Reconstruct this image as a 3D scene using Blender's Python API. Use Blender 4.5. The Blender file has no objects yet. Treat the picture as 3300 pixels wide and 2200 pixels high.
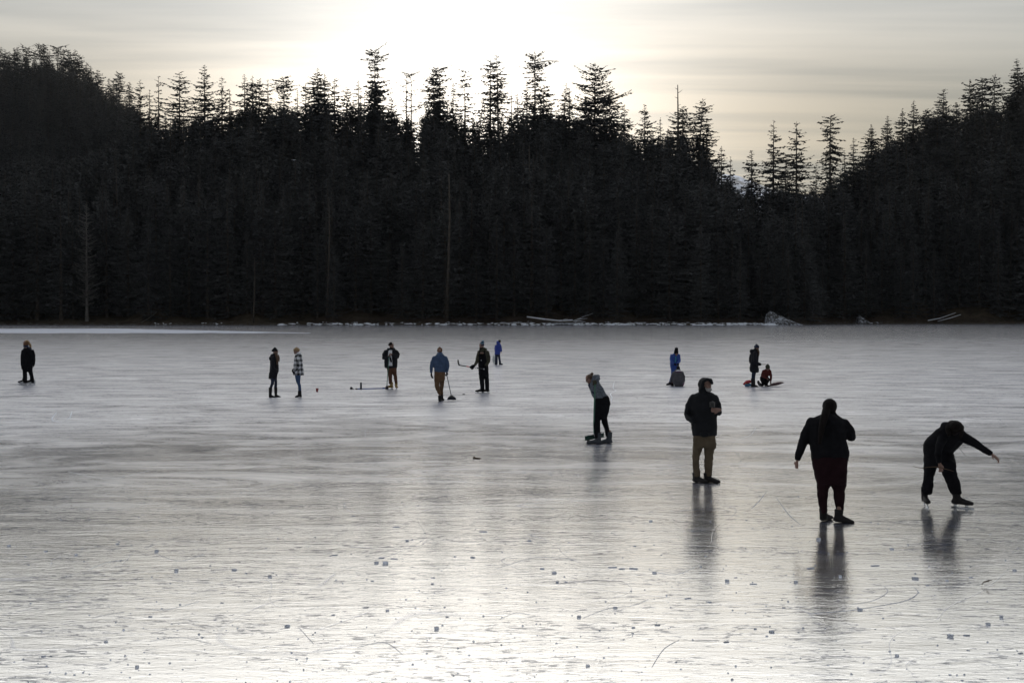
import bpy, bmesh, math, random
import numpy as np
from mathutils import Vector, Matrix, noise as mnoise

# ------------------------------------------------------------------ camera, world, sun
SC = bpy.context.scene
COL = SC.collection
F = 4583.33            # focal length in photo pixels (50 mm on 36 mm, 3300 px wide)
CAM_H = 2.9
PITCH = math.atan(90 / F)
cam_d = bpy.data.cameras.new('camera'); cam = bpy.data.objects.new('camera', cam_d); COL.objects.link(cam)
cam_d.lens = 50; cam_d.sensor_width = 36; cam_d.clip_end = 6000; cam_d.clip_start = 0.1
cam.location = (0, 0, CAM_H); cam.rotation_euler = (math.pi / 2 - PITCH, 0, 0)
SC.camera = cam

def ray(u, v):
    """direction of a photo pixel (3300 x 2200), scaled so that its forward (y) part is 1"""
    x, y, z = (u - 1650) / F, 1.0, (1100 - v) / F
    c, s = math.cos(PITCH), math.sin(PITCH)
    d = Vector((x, y * c + z * s, -y * s + z * c))
    return d / d.y
def at(u, v, Y):
    d = ray(u, v); return Vector((d.x * Y, Y, CAM_H + d.z * Y))
def ground(u, v, z=0.0):
    d = ray(u, v); t = (z - CAM_H) / d.z
    return Vector((d.x * t, t, z))

SUN_DIR = ray(1430, 445).normalized()
SUN_EL = math.asin(SUN_DIR.z); SUN_AZ = math.atan2(SUN_DIR.x, SUN_DIR.y)
sun_d = bpy.data.lights.new('sun', 'SUN'); sun = bpy.data.objects.new('sun', sun_d); COL.objects.link(sun)
sun_d.energy = 2.5; sun_d.angle = math.radians(0.6); sun_d.color = (1.0, 0.86, 0.68)
sun.rotation_euler = (-SUN_DIR).to_track_quat('-Z', 'Y').to_euler(); sun.location = (0, 0, 120)

class NT:
    """small node-tree helper"""
    def __init__(s, tree): s.t = tree; s.n = tree.nodes; s.l = tree.links
    def add(s, typ, **kw):
        nd = s.n.new(typ)
        for k, v in kw.items(): setattr(nd, k, v)
        return nd
    def put(s, sock, v):
        if hasattr(v, 'is_output') or isinstance(v, bpy.types.NodeSocket): s.l.new(v, sock)
        else: sock.default_value = v
    def math(s, op, a, b=0.0, c=None, clamp=False):
        nd = s.add('ShaderNodeMath', operation=op, use_clamp=clamp)
        s.put(nd.inputs[0], a); s.put(nd.inputs[1], b)
        if c is not None: s.put(nd.inputs[2], c)
        return nd.outputs[0]
    def vmath(s, op, a, b=(0, 0, 0)):
        nd = s.add('ShaderNodeVectorMath', operation=op)
        s.put(nd.inputs[0], a); s.put(nd.inputs[1], b)
        return nd.outputs['Value'] if op in ('DOT_PRODUCT', 'LENGTH') else nd.outputs[0]
    def mixc(s, f, a, b, typ='MIX'):
        nd = s.add('ShaderNodeMix', data_type='RGBA', blend_type=typ)
        s.put(nd.inputs[0], f); s.put(nd.inputs[6], a); s.put(nd.inputs[7], b)
        return nd.outputs[2]
    def noise(s, vec, scale=1.0, detail=3.0, rough=0.5, dist=0.0):
        nd = s.add('ShaderNodeTexNoise')
        s.put(nd.inputs['Vector'], vec); nd.inputs['Scale'].default_value = scale
        nd.inputs['Detail'].default_value = detail; nd.inputs['Roughness'].default_value = rough
        nd.inputs['Distortion'].default_value = dist
        return nd.outputs['Fac']
    def mapr(s, v, a, b, c=0.0, d=1.0, smooth=False):
        nd = s.add('ShaderNodeMapRange'); nd.interpolation_type = 'SMOOTHSTEP' if smooth else 'LINEAR'
        s.put(nd.inputs[0], v)
        for i, x in enumerate((a, b, c, d)): s.put(nd.inputs[i + 1], x)
        return nd.outputs[0]
    def mapping(s, vec, scale=(1, 1, 1), rot=(0, 0, 0), loc=(0, 0, 0)):
        nd = s.add('ShaderNodeMapping'); s.put(nd.inputs[0], vec)
        nd.inputs['Location'].default_value = loc; nd.inputs['Rotation'].default_value = rot; nd.inputs['Scale'].default_value = scale
        return nd.outputs[0]

world = bpy.data.worlds.new('World'); SC.world = world; world.use_nodes = True
w = NT(world.node_tree); w.n.clear()
w_out = w.add('ShaderNodeOutputWorld'); w_bg = w.add('ShaderNodeBackground'); w.l.new(w_bg.outputs[0], w_out.inputs[0])
sky = w.add('ShaderNodeTexSky', sky_type='NISHITA', sun_disc=False)
sky.sun_elevation = SUN_EL; sky.sun_rotation = SUN_AZ; sky.air_density = 1.0; sky.dust_density = 1.2; sky.ozone_density = 1.0
w_dir = w.add('ShaderNodeTexCoord').outputs['Generated']
sep = w.add('ShaderNodeSeparateXYZ'); w.l.new(w_dir, sep.inputs[0])
zz = w.math('MAXIMUM', sep.outputs[2], 0.02)
zz = w.math('ADD', zz, 0.03)
cx = w.math('DIVIDE', sep.outputs[0], zz); cy = w.math('DIVIDE', sep.outputs[1], zz)
comb = w.add('ShaderNodeCombineXYZ'); w.l.new(cx, comb.inputs[0]); w.l.new(cy, comb.inputs[1])
deck = comb.outputs[0]                                   # the high cloud sheet seen in perspective
n_big = w.noise(w.mapping(deck, (0.16, 0.55, 1), (0, 0, 0.12), (3.1, 0.4, 0)), 1.0, 4.0, 0.55, 0.6)
n_fine = w.noise(w.mapping(deck, (0.35, 2.2, 1), (0, 0, 0.06), (1.7, 5.2, 0)), 1.0, 5.0, 0.6, 0.4)
thick = w.math('ADD', w.math('MULTIPLY', n_big, 0.72), w.math('MULTIPLY', n_fine, 0.28))
thick = w.mapr(thick, 0.36, 0.63, 0.0, 1.0, True)        # 0 thin veil .. 1 thick grey streak
cosang = w.vmath('DOT_PRODUCT', w_dir, tuple(SUN_DIR))
# forward-scattered sunlight in the thin cloud sheet: the two tighter lobes round the hidden sun
off = w.vmath('MULTIPLY', w.vmath('SUBTRACT', w_dir, tuple(SUN_DIR)), (0.80, 0.5, 1.0))
q = w.vmath('DOT_PRODUCT', off, off)
def lobe(sig): return w.math('EXPONENT', w.math('MULTIPLY', q, -1.0 / (sig * sig)))
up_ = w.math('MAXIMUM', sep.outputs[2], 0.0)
aur_fill = w.math('ADD', w.math('MULTIPLY', lobe(0.065), 0.7), w.math('ADD', w.math('MULTIPLY', lobe(0.125), 1.15), w.math('MULTIPLY', lobe(0.85), w.mapr(up_, 0.12, 0.40, 0.02, 2.3, True))))  # last lobe: extra sky brightness above the view, added to light the near ice
veil = w.mixc(thick, (0.205, 0.207, 0.197, 1), (0.098, 0.109, 0.110, 1))
glow = w.mixc(1.0, w.mixc(thick, (1.0, 0.988, 0.962, 1), (0.58, 0.585, 0.585, 1)), aur_fill, 'MULTIPLY')
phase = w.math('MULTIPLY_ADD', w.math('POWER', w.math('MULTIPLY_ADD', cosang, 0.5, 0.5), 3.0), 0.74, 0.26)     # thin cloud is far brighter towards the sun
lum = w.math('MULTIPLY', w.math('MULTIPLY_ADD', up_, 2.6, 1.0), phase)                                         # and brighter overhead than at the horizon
hue = w.mixc(w.mapr(sep.outputs[2], 0.35, 0.9), (1, 1, 1, 1), (0.78, 0.95, 1.30, 1))                 # less warm away from the horizon
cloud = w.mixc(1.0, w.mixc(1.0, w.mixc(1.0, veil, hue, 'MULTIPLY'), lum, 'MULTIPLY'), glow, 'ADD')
low = w.mixc(1.0, (0.60, 0.565, 0.46, 1), w.math('MULTIPLY', w.math('EXPONENT', w.math('MULTIPLY', up_, -12.0)), phase), 'MULTIPLY')       # warm thin air under the cloud edge
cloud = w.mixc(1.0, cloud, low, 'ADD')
clear = w.mixc(1.0, sky.outputs[0], (0.06, 0.06, 0.06, 1), 'MULTIPLY')
cover = w.math('SUBTRACT', w.mapr(thick, 0.0, 1.0, 0.82, 0.97), w.mapr(sep.outputs[2], 0.1, 0.9, 0.0, 0.35))
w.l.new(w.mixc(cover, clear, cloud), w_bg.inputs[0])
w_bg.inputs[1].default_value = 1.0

SC.view_settings.view_transform = 'Standard'; SC.view_settings.look = 'None'
SC.view_settings.exposure = 0.0; SC.view_settings.gamma = 1.0; SC.view_settings.use_curve_mapping = False
SC.render.engine = 'CYCLES'
SC.cycles.use_denoising = True; SC.cycles.max_bounces = 6; SC.cycles.diffuse_bounces = 3; SC.cycles.glossy_bounces = 3
SC.cycles.transmission_bounces = 4; SC.cycles.transparent_max_bounces = 6; SC.cycles.sample_clamp_indirect = 4.0

# ------------------------------------------------------------------ materials
def mat(name, color, rough=0.8, spec=0.3, vary=0.25, scale=6.0, bump=0.0, bump_scale=40.0, stretch=(1, 1, 1), **kw):
    m = bpy.data.materials.new(name); m.use_nodes = True
    t = NT(m.node_tree); b = t.n['Principled BSDF']
    co = t.mapping(t.add('ShaderNodeTexCoord').outputs['Object'], stretch)
    n = t.noise(co, scale, 4.0, 0.6)
    f = t.mapr(n, 0.3, 0.7, 1 - vary, 1 + vary)
    t.l.new(t.mixc(1.0, (*color, 1), f, 'MULTIPLY'), b.inputs['Base Color'])
    b.inputs['Roughness'].default_value = rough; b.inputs['Specular IOR Level'].default_value = spec
    if bump:
        bn = t.add('ShaderNodeBump'); bn.inputs['Strength'].default_value = bump; bn.inputs['Distance'].default_value = 0.01
        t.l.new(t.noise(co, bump_scale, 3.0, 0.6), bn.inputs['Height']); t.l.new(bn.outputs[0], b.inputs['Normal'])
    for k, v in kw.items(): b.inputs[k].default_value = v
    return m

def ice_material():
    m = bpy.data.materials.new('lake_ice'); m.use_nodes = True
    t = NT(m.node_tree); b = t.n['Principled BSDF']; out = t.n['Material Output']
    pos = t.add('ShaderNodeNewGeometry').outputs['Position']
    R = (0, 0, 0.10)
    big = t.noise(t.mapping(pos, (0.030, 0.085, 1), R), 1.0, 6.0, 0.62, 0.9)           # broad sheets of paler / clearer ice
    patch = t.noise(t.mapping(pos, (0.34, 0.75, 1), (0, 0, 0.3)), 1.0, 6.0, 0.68, 1.2) # frosty blotches
    mid = t.noise(t.mapping(pos, (0.55, 1.9, 1), R), 1.0, 6.0, 0.66, 0.8)              # wind-scoured streaks
    fine = t.noise(t.mapping(pos, (2.4, 8.0, 1), (0, 0, 0.14)), 1.0, 5.0, 0.68, 0.9)
    grit = t.noise(t.mapping(pos, (11, 26, 1), (0, 0, 0.2)), 1.0, 4.0, 0.65)
    # clear dark windows in the frosted surface: small flecks, gathered here and there
    fleck = t.noise(t.mapping(pos, (5.6, 13.0, 1), (0, 0, 0.22), (3, 1, 0)), 1.0, 5.0, 0.66, 0.7)
    gate = t.math('ADD', t.mapr(mid, 0.35, 0.70, -0.06, 0.06), t.mapr(patch, 0.32, 0.68, 0.07, -0.07))
    clear_i = t.mapr(t.math('ADD', fleck, gate), 0.55, 0.645, 0.0, 1.0, True)
    # blade marks: thin wandering lines
    def marks(sc, off, wd):
        n = t.noise(t.mapping(pos, sc, (0, 0, off), (off * 7, off * 3, 0)), 1.0, 1.0, 0.4, 0.4)
        return t.mapr(t.math('ABSOLUTE', t.math('SUBTRACT', n, 0.5)), 0.0, wd, 1.0, 0.0)
    line = t.math('MAXIMUM', marks((0.16, 0.30, 1), 0.5, 0.0016), t.math('MAXIMUM', marks((0.24, 0.13, 1), 1.3, 0.0014), marks((0.33, 0.40, 1), 2.2, 0.0020)))
    line = t.math('MULTIPLY', line, t.mapr(t.noise(t.mapping(pos, (0.5, 0.9, 1), (0, 0, 0.7)), 1.0, 3.0, 0.5), 0.40, 0.56, 0.0, 0.9))
    # polished ice close by, frosted ice farther out, with ragged borders
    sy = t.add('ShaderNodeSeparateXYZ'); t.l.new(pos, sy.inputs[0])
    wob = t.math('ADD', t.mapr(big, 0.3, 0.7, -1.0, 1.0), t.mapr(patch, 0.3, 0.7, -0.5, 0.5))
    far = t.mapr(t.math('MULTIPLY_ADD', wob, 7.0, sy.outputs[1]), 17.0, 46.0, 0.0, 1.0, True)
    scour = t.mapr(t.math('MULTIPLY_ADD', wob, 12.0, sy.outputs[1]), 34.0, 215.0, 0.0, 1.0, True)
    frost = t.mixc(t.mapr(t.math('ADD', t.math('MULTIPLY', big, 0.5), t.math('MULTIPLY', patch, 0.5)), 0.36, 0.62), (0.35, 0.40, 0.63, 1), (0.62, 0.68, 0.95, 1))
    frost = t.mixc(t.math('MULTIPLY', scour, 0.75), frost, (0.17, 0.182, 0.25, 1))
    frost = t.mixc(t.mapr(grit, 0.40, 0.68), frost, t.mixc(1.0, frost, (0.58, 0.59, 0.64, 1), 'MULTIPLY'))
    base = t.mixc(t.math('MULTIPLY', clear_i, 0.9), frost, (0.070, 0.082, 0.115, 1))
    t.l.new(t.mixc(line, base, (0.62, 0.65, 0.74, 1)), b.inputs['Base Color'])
    rough = t.math('ADD', t.mapr(far, 0.0, 1.0, ICE_R0, ICE_R1), t.math('ADD', t.mapr(mid, 0.3, 0.7, -0.05, 0.05), t.mapr(patch, 0.3, 0.7, -0.05, 0.06)))
    rough = t.math('SUBTRACT', rough, t.math('MULTIPLY', scour, 0.06))
    t.l.new(rough, b.inputs['Roughness'])
    b.inputs['IOR'].default_value = 1.31
    h = t.math('ADD', t.math('MULTIPLY', mid, 0.36), t.math('ADD', t.math('MULTIPLY', fine, 0.26), t.math('ADD', t.math('MULTIPLY', grit, 0.10), t.math('MULTIPLY', patch, 0.5))))
    h = t.math('SUBTRACT', h, t.math('MULTIPLY', line, 0.05))
    bn = t.add('ShaderNodeBump'); bn.inputs['Strength'].default_value = 1.0; bn.inputs['Distance'].default_value = ICE_BUMP
    t.l.new(h, bn.inputs['Height']); t.l.new(bn.outputs[0], b.inputs['Normal'])
    # frost crystals and trapped bubbles throw light forward: a broad sheen over the clear mirror of the skin of the ice
    def gloss(r, col):
        gl = t.add('ShaderNodeBsdfAnisotropic', distribution='MULTI_GGX'); gl.inputs['Color'].default_value = col
        t.put(gl.inputs['Roughness'], r); t.l.new(bn.outputs[0], gl.inputs['Normal']); return gl.outputs[0]
    two = t.add('ShaderNodeMixShader')
    t.put(two.inputs[0], t.math('MULTIPLY', t.mapr(patch, 0.35, 0.65, 0.75, 1.2), t.math('SUBTRACT', t.mapr(far, 0.0, 1.0, 0.11, 0.50), t.math('MULTIPLY', scour, 0.34))))
    t.l.new(gloss(t.math('MULTIPLY', rough, 0.55), (0.955, 0.95, 0.945, 1)), two.inputs[1]); t.l.new(gloss(t.math('ADD', rough, 0.21), (0.965, 0.955, 0.94, 1)), two.inputs[2])
    mx = t.add('ShaderNodeMixShader')
    fac = t.math('MULTIPLY', t.mapr(clear_i, 0.0, 1.0, 1.0, 0.22), t.math('MULTIPLY', t.mapr(far, 0.0, 1.0, ICE_SHEEN, ICE_SHEEN_FAR), t.mapr(big, 0.3, 0.7, 0.94, 1.04)))
    fac = t.math('MULTIPLY', fac, t.mapr(line, 0.0, 1.0, 1.0, 0.55))
    t.l.new(fac, mx.inputs[0]); t.l.new(b.outputs[0], mx.inputs[1]); t.l.new(two.outputs[0], mx.inputs[2]); t.l.new(mx.outputs[0], out.inputs[0])
    return m
ICE_R0, ICE_R1, ICE_BUMP, ICE_SHEEN, ICE_SHEEN_FAR = 0.115, 0.22, 0.0115, 0.985, 0.66

# ------------------------------------------------------------------ helpers
def link(name, me, m=None, parent=None):
    o = bpy.data.objects.new(name, me); COL.objects.link(o)
    if m is not None and me is not None:
        me.materials.clear(); me.materials.append(m)
    if parent is not None: o.parent = parent
    return o
def tag(o, label=None, cat=None, group=None, kind=None):
    if label: o['label'] = label
    if cat: o['category'] = cat
    if group: o['group'] = group
    if kind: o['kind'] = kind
    return o
def empty(name, loc=(0, 0, 0), rz=0.0):
    o = bpy.data.objects.new(name, None); COL.objects.link(o); o.location = loc; o.rotation_euler = (0, 0, rz)
    o.empty_display_size = 0.2
    return o
def mesh_np(name, verts, faces, smooth=True):
    me = bpy.data.meshes.new(name); me.from_pydata([tuple(v) for v in verts], [], [tuple(f) for f in faces]); me.update()
    if smooth: me.polygons.foreach_set('use_smooth', [True] * len(me.polygons))
    return me
def mesh_fast(name, verts, tris=None, quads=None, smooth=False):
    """numpy arrays straight into a mesh"""
    me = bpy.data.meshes.new(name)
    verts = np.asarray(verts, dtype=np.float32); nt = 0 if tris is None else len(tris); nq = 0 if quads is None else len(quads)
    loops = np.concatenate([np.asarray(tris, np.int32).ravel() if nt else np.zeros(0, np.int32), np.asarray(quads, np.int32).ravel() if nq else np.zeros(0, np.int32)])
    me.vertices.add(len(verts)); me.vertices.foreach_set('co', verts.ravel())
    me.loops.add(len(loops)); me.loops.foreach_set('vertex_index', loops)
    me.polygons.add(nt + nq)
    st = np.concatenate([np.arange(nt) * 3, nt * 3 + np.arange(nq) * 4]).astype(np.int32)
    me.polygons.foreach_set('loop_start', st)
    if smooth: me.polygons.foreach_set('use_smooth', np.ones(nt + nq, bool))
    me.update(calc_edges=True); me.validate()
    return me

# ------------------------------------------------------------------ the setting: ice and wooded terrain
M_ICE = ice_material()
def grid_sheet(name, x0, x1, y0, y1, nx, ny, z, m):
    xs = np.linspace(x0, x1, nx + 1); ys = np.linspace(y0, y1, ny + 1)
    X, Y = np.meshgrid(xs, ys); V = np.stack([X.ravel(), Y.ravel(), np.full(X.size, z)], 1)
    i = np.arange(nx * ny); r, c = i // nx, i % nx; a = r * (nx + 1) + c
    return link(name, mesh_fast(name, V, None, np.stack([a, a + 1, a + nx + 2, a + nx + 1], 1)), m)
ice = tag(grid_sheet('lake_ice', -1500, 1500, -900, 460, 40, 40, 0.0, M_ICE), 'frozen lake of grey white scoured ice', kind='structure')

CANOPY = [(-900, 430), (-400, 300), (-150, 215), (0, 205), (150, 205), (250, 232), (330, 292), (400, 325), (470, 362), (520, 375), (600, 372), (700, 362), (760, 350), (900, 338),
          (1000, 338), (1060, 345), (1130, 355), (1160, 335), (1205, 322), (1250, 345), (1290, 372), (1330, 376), (1380, 345), (1420, 335), (1470, 365), (1500, 385), (1560, 402),
          (1600, 378), (1660, 362), (1720, 360), (1780, 355), (1850, 378), (1930, 370), (1960, 395), (2040, 425), (2100, 445), (2140, 415), (2200, 440), (2260, 465),
          (2290, 530), (2350, 580), (2390, 615), (2420, 612), (2480, 600), (2560, 606), (2640, 606), (2660, 596), (2690, 566), (2730, 536), (2800, 478), (2900, 428), (2980, 390),
          (3020, 352), (3100, 340), (3180, 340), (3230, 350), (3260, 300), (3300, 240), (3500, 150), (4000, 120), (4600, 180)]
CU = np.array([p[0] for p in CANOPY], float); CV = np.array([p[1] for p in CANOPY], float)
FRONT_U = [-900, 0, 250, 400, 470, 520, 540]; FRONT_DV = [130, 330, 280, 110, 25, 2, 0]     # on the left a far hill stands behind the near wood
HZ = 1010.0
def canopy_v(u): return np.interp(u, CU, CV)
def front_v(u): return canopy_v(u) + np.interp(u, FRONT_U, FRONT_DV)
def shore_d(u): return np.interp(u, [-900, -200, 0, 900, 2480, 2560, 2640, 2750, 4600], [430, 372, 362, 357, 357, 361, 384, 392, 392]) + 2.0 * np.sin(u / 47.0) + 1.2 * np.sin(u / 19.0)
def ridge_d(u): return shore_d(u) + np.interp(u, [-900, 500, 2200, 2400, 2620, 2800, 3300, 4600], [80, 100, 95, 55, 50, 70, 75, 80])
def ridge_g(u): return np.maximum((HZ - front_v(u)) / F * ridge_d(u) + CAM_H - 29.0, 3.0)
def back_d(u): return np.interp(u, [-900, 420, 540, 4600], [900, 860, 560, 560])
def back_g(u):
    hill = (HZ - canopy_v(u)) / F * back_d(u) + CAM_H - 24.0
    low = ridge_g(u) - 6.0
    k = np.interp(u, [450, 560], [1.0, 0.0])
    return hill * k + low * (1 - k)
def gnoise(x, y): return mnoise.noise(Vector((x * 0.035, y * 0.035, 0.3))) * 2.2 + mnoise.noise(Vector((x * 0.11, y * 0.11, 4.3))) * 0.8
def ground_z(u, d):
    d0, d1, d2 = shore_d(u), ridge_d(u), back_d(u)
    d2 = max(d2, d1 + 40); g1, g2 = ridge_g(u), back_g(u)
    if d <= d0: return 0.0
    if d < d0 + 7: z = 0.9 * (d - d0) / 7
    elif d < d1:
        s = (d - d0 - 7) / (d1 - d0 - 7); z = 0.9 + (g1 - 0.9) * (0.75 * s + 0.25 * s * s)
    elif d < d2:
        s = (d - d1) / (d2 - d1); s = s * s * (3 - 2 * s); z = g1 + (g2 - g1) * s
    else: z = g2 - (d - d2) * 0.10
    x, y = (u - 1650) / F * d, d
    return z + gnoise(x, y) * min(1.0, max(0.0, (d - d0 - 3) / 25))
us = np.arange(-900, 4601, 25.0)
ts = np.concatenate([[-2.0, 0.5, 2, 4, 7, 10], np.arange(15, 110, 8.0), np.arange(115, 620, 28.0)])
TV = []
for u in us:
    for tt in ts:
        d = float(shore_d(u)) + tt
        z = ground_z(float(u), d) if tt > 0 else -0.5
        TV.append(((u - 1650) / F * d, d, z))
nt_ = len(ts); i = np.arange((len(us) - 1) * (nt_ - 1)); c_, r_ = i // (nt_ - 1), i % (nt_ - 1); a_ = c_ * nt_ + r_
M_FLOOR = mat('forest_floor', (0.045, 0.035, 0.024), 0.95, 0.1, 0.5, 0.4, 0.6, 6.0)
terrain = link('terrain', mesh_fast('terrain', TV, None, np.stack([a_, a_ + nt_, a_ + nt_ + 1, a_ + 1], 1), True), M_FLOOR)
tag(terrain, 'steep wooded hillside rising behind the far shore', kind='structure')
# ------------------------------------------------------------------ trees
M_NEEDLE = mat('dark_needles', (0.048, 0.050, 0.052), 0.9, 0.1, 0.45, 0.35)
M_NEEDLE_B = mat('grey_green_needles', (0.060, 0.062, 0.063), 0.9, 0.1, 0.4, 0.35)
M_NEEDLE_PALE = mat('lichen_grey_twigs', (0.115, 0.112, 0.108), 0.95, 0.1, 0.35, 0.5)
M_BARK = mat('conifer_bark', (0.065, 0.056, 0.048), 0.95, 0.1, 0.4, 1.2)
M_DEADWOOD = mat('bleached_dead_wood', (0.13, 0.122, 0.115), 0.9, 0.15, 0.3, 1.0)

PROF = {   # branch reach against height in the crown (0 base .. 1 tip)
    'cone':   [(0, .80), (.12, 1.0), (.5, .66), (.8, .30), (.93, .14), (1, .03)],
    'narrow': [(0, .70), (.15, 1.0), (.55, .72), (.85, .38), (.95, .20), (1, .04)],
    'column': [(0, .75), (.2, 1.0), (.6, .92), (.85, .70), (.95, .45), (1, .12)],
    'flat':   [(0, .55), (.3, .80), (.6, .70), (.85, .80), (.95, 1.0), (1, .75)],
    'wide':   [(0, .85), (.2, 1.0), (.55, .85), (.8, .58), (.93, .36), (1, .08)],
    'tuft':   [(0, .25), (.35, .30), (.6, .65), (.85, 1.0), (.96, .70), (1, .20)],
}
def conifer(seed, H, base=0.15, R=4.5, gap=0.7, per=5, prof='cone', droop=0.25, hole=0.15, size=0.62, thin=1.0, lean=0.0, trunk=None, wood=True, full=None):
    """crown (tufts of needles along real branches) and trunk as two arrays"""
    rg = np.random.default_rng(seed)
    z0 = H * base; n_wh = max(3, int((H - z0) / gap))
    px, pr = zip(*PROF[prof])
    V, Q, T = [], [], []
    nv = 0
    lx, ly = lean * math.cos(seed), lean * math.sin(seed)
    bz, ba, bl, be = [], [], [], []
    for i in range(n_wh):
        t = (i + rg.random() * 0.7) / n_wh
        k = per if t < 0.93 else 4
        if full is not None and (H - z0) * (1 - t) > full * 0.62: k += 2
        a0 = rg.random() * 6.28
        for j in range(k):
            az = a0 + 6.283 * j / k + rg.normal(0, 0.25)
            hn = mnoise.noise(Vector((math.cos(az) * 1.1 + seed * 3.1, math.sin(az) * 1.1, t * 7.0)))
            if hn * 0.5 + 0.5 < hole * 1.25 and t < 0.95: continue
            tp = t if full is None else max(0.0, 1 - (H - z0) * (1 - t) / full)
            L = R * 1.12 * np.interp(tp, px, pr) * (0.42 + 0.75 * rg.random()) * (0.8 + 0.5 * (hn + 0.2))
            if L < 0.15: L = 0.15
            bz.append(min(H - .1, z0 + (H - z0) * t + rg.normal(0, gap * .33))); ba.append(az); bl.append(L); be.append(tp)
    for z, az, L, t in zip(bz, ba, bl, be):
        dx, dy = math.cos(az), math.sin(az)
        e0 = (-droop + (0.36 + droop) * max(0.0, (t - 0.55) / 0.45) ** 1.4) + rg.normal(0, 0.10)
        up = 0.16 + 0.10 * rg.random()
        n = max(2, int(L / (size * 0.60) * thin))
        s = (np.arange(n) + 0.5 + rg.random(n) * 0.5) / n
        s = 0.10 + 0.92 * s
        lat = rg.normal(0, 1, n) * L * 0.16 * np.clip(1.15 - s, 0.15, 1)
        hz = L * (math.tan(e0) * s + up * s * s * (1 if t < .8 else .3)) if L > 0.6 else L * math.tan(e0) * s
        cx = dx * L * s - dy * lat + lx * (z / H) ** 2; cy = dy * L * s + dx * lat + ly * (z / H) ** 2; cz = z + hz + rg.normal(0, 0.06, n)
        sz = size * (0.55 + 0.6 * rg.random(n)) * np.clip(0.35 + L / 3.0, 0.35, 1.0) * np.clip(1.25 - 0.5 * s, 0.6, 1)
        phi = rg.uniform(-0.5, 1.35, n); sg = np.where(rg.random(n) < 0.5, -1, 1)
        e1 = np.stack([np.full(n, dx), np.full(n, dy), rg.normal(-0.1, 0.3, n)], 1) * (sz * 0.85)[:, None]
        e2 = np.stack([-dy * np.cos(phi) * sg, dx * np.cos(phi) * sg, -np.sin(phi)], 1) * (sz * 0.62)[:, None]
        c = np.stack([cx, cy, cz], 1)
        q = np.stack([c - e1 * 0.55, c + e2 * 0.8 - e1 * 0.15 * rg.normal(0, 1, (n, 1)), c + e1 * 0.9, c - e2 * 0.5], 1).reshape(-1, 3)
        V.append(q); Q.append(nv + np.arange(n * 4).reshape(n, 4)); nv += n * 4
        if wood and L > 0.5:
            w0 = 0.05 + 0.02 * L
            o0 = np.array([lx * (z / H) ** 2, ly * (z / H) ** 2, z]); o1 = o0 + np.array([dx * L * .55, dy * L * .55, L * (math.tan(e0) * .55 + up * .3)]); o2 = np.array([cx[-1], cy[-1], cz[-1]])
            side = np.array([-dy, dx, 0]) * w0; vert = np.array([0, 0, 1]) * w0
            V.append(np.array([o0 + side, o0 - side * .5 + vert, o0 - side * .5 - vert, o1 + side * .6, o1 - side * .3 + vert * .6, o1 - side * .3 - vert * .6, o2]))
            b = nv
            Q.append(np.array([[b, b + 1, b + 4, b + 3], [b + 1, b + 2, b + 5, b + 4], [b + 2, b, b + 3, b + 5]]))
            T.append(np.array([[b + 3, b + 4, b + 6], [b + 4, b + 5, b + 6], [b + 5, b + 3, b + 6]])); nv += 7
    crown = (np.concatenate(V), np.concatenate(T) if T else None, np.concatenate(Q))
    r0 = trunk or (0.011 * H + 0.05)
    rings, k = 9, 7
    tv = []
    for i in range(rings):
        t = i / (rings - 1); z = H * t - (0.6 if i == 0 else 0); r = r0 * (1 - t) ** 0.85 + 0.03
        if i == 0: r *= 1.35
        for j in range(k):
            a = 6.2832 * j / k
            tv.append((r * math.cos(a) + lx * t * t, r * math.sin(a) + ly * t * t, z))
    tq = [(i * k + j, i * k + (j + 1) % k, (i + 1) * k + (j + 1) % k, (i + 1) * k + j) for i in range(rings - 1) for j in range(k)]
    return crown, (np.array(tv), np.array(tq))

def plant(name, u, v_tip, d, label, seed, H=None, group=None, cat='tree', mats=(None, None), **kw):
    """a tree standing on the hillside at distance d whose tip shows at photo row v_tip"""
    tip = at(u, v_tip, d); gz = ground_z(u, d)
    Hh = tip.z - gz
    o = empty(name, (tip.x, d, gz), 0)
    (cv, ct, cq), (tv, tq) = conifer(seed, Hh, **kw)
    c = link('crown', mesh_fast('crown', cv, ct, cq), mats[0] or M_NEEDLE, o)
    t = link('trunk', mesh_fast('trunk', tv, None, tq, True), mats[1] or M_BARK, o)
    tag(o, label, cat, group)
    return o

def SK(u, v, label, prof='cone', R=4.0, dd=0.0, base=0.3, gap=0.62, per=5, droop=0.22, hole=0.18, **kw):
    kw.setdefault('full', 17.0); kw.setdefault('size', 0.92); kw.setdefault('thin', 1.25)
    d = float(ridge_d(u)) + dd
    o = plant('conifer_tree', u, v, d, label, int(u * 7 + v), group='conifers along the skyline', prof=prof, R=R, base=base, gap=gap, per=per, droop=droop, hole=hole, **kw)
    HEROES.append(o); return o
HEROES = []
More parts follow.
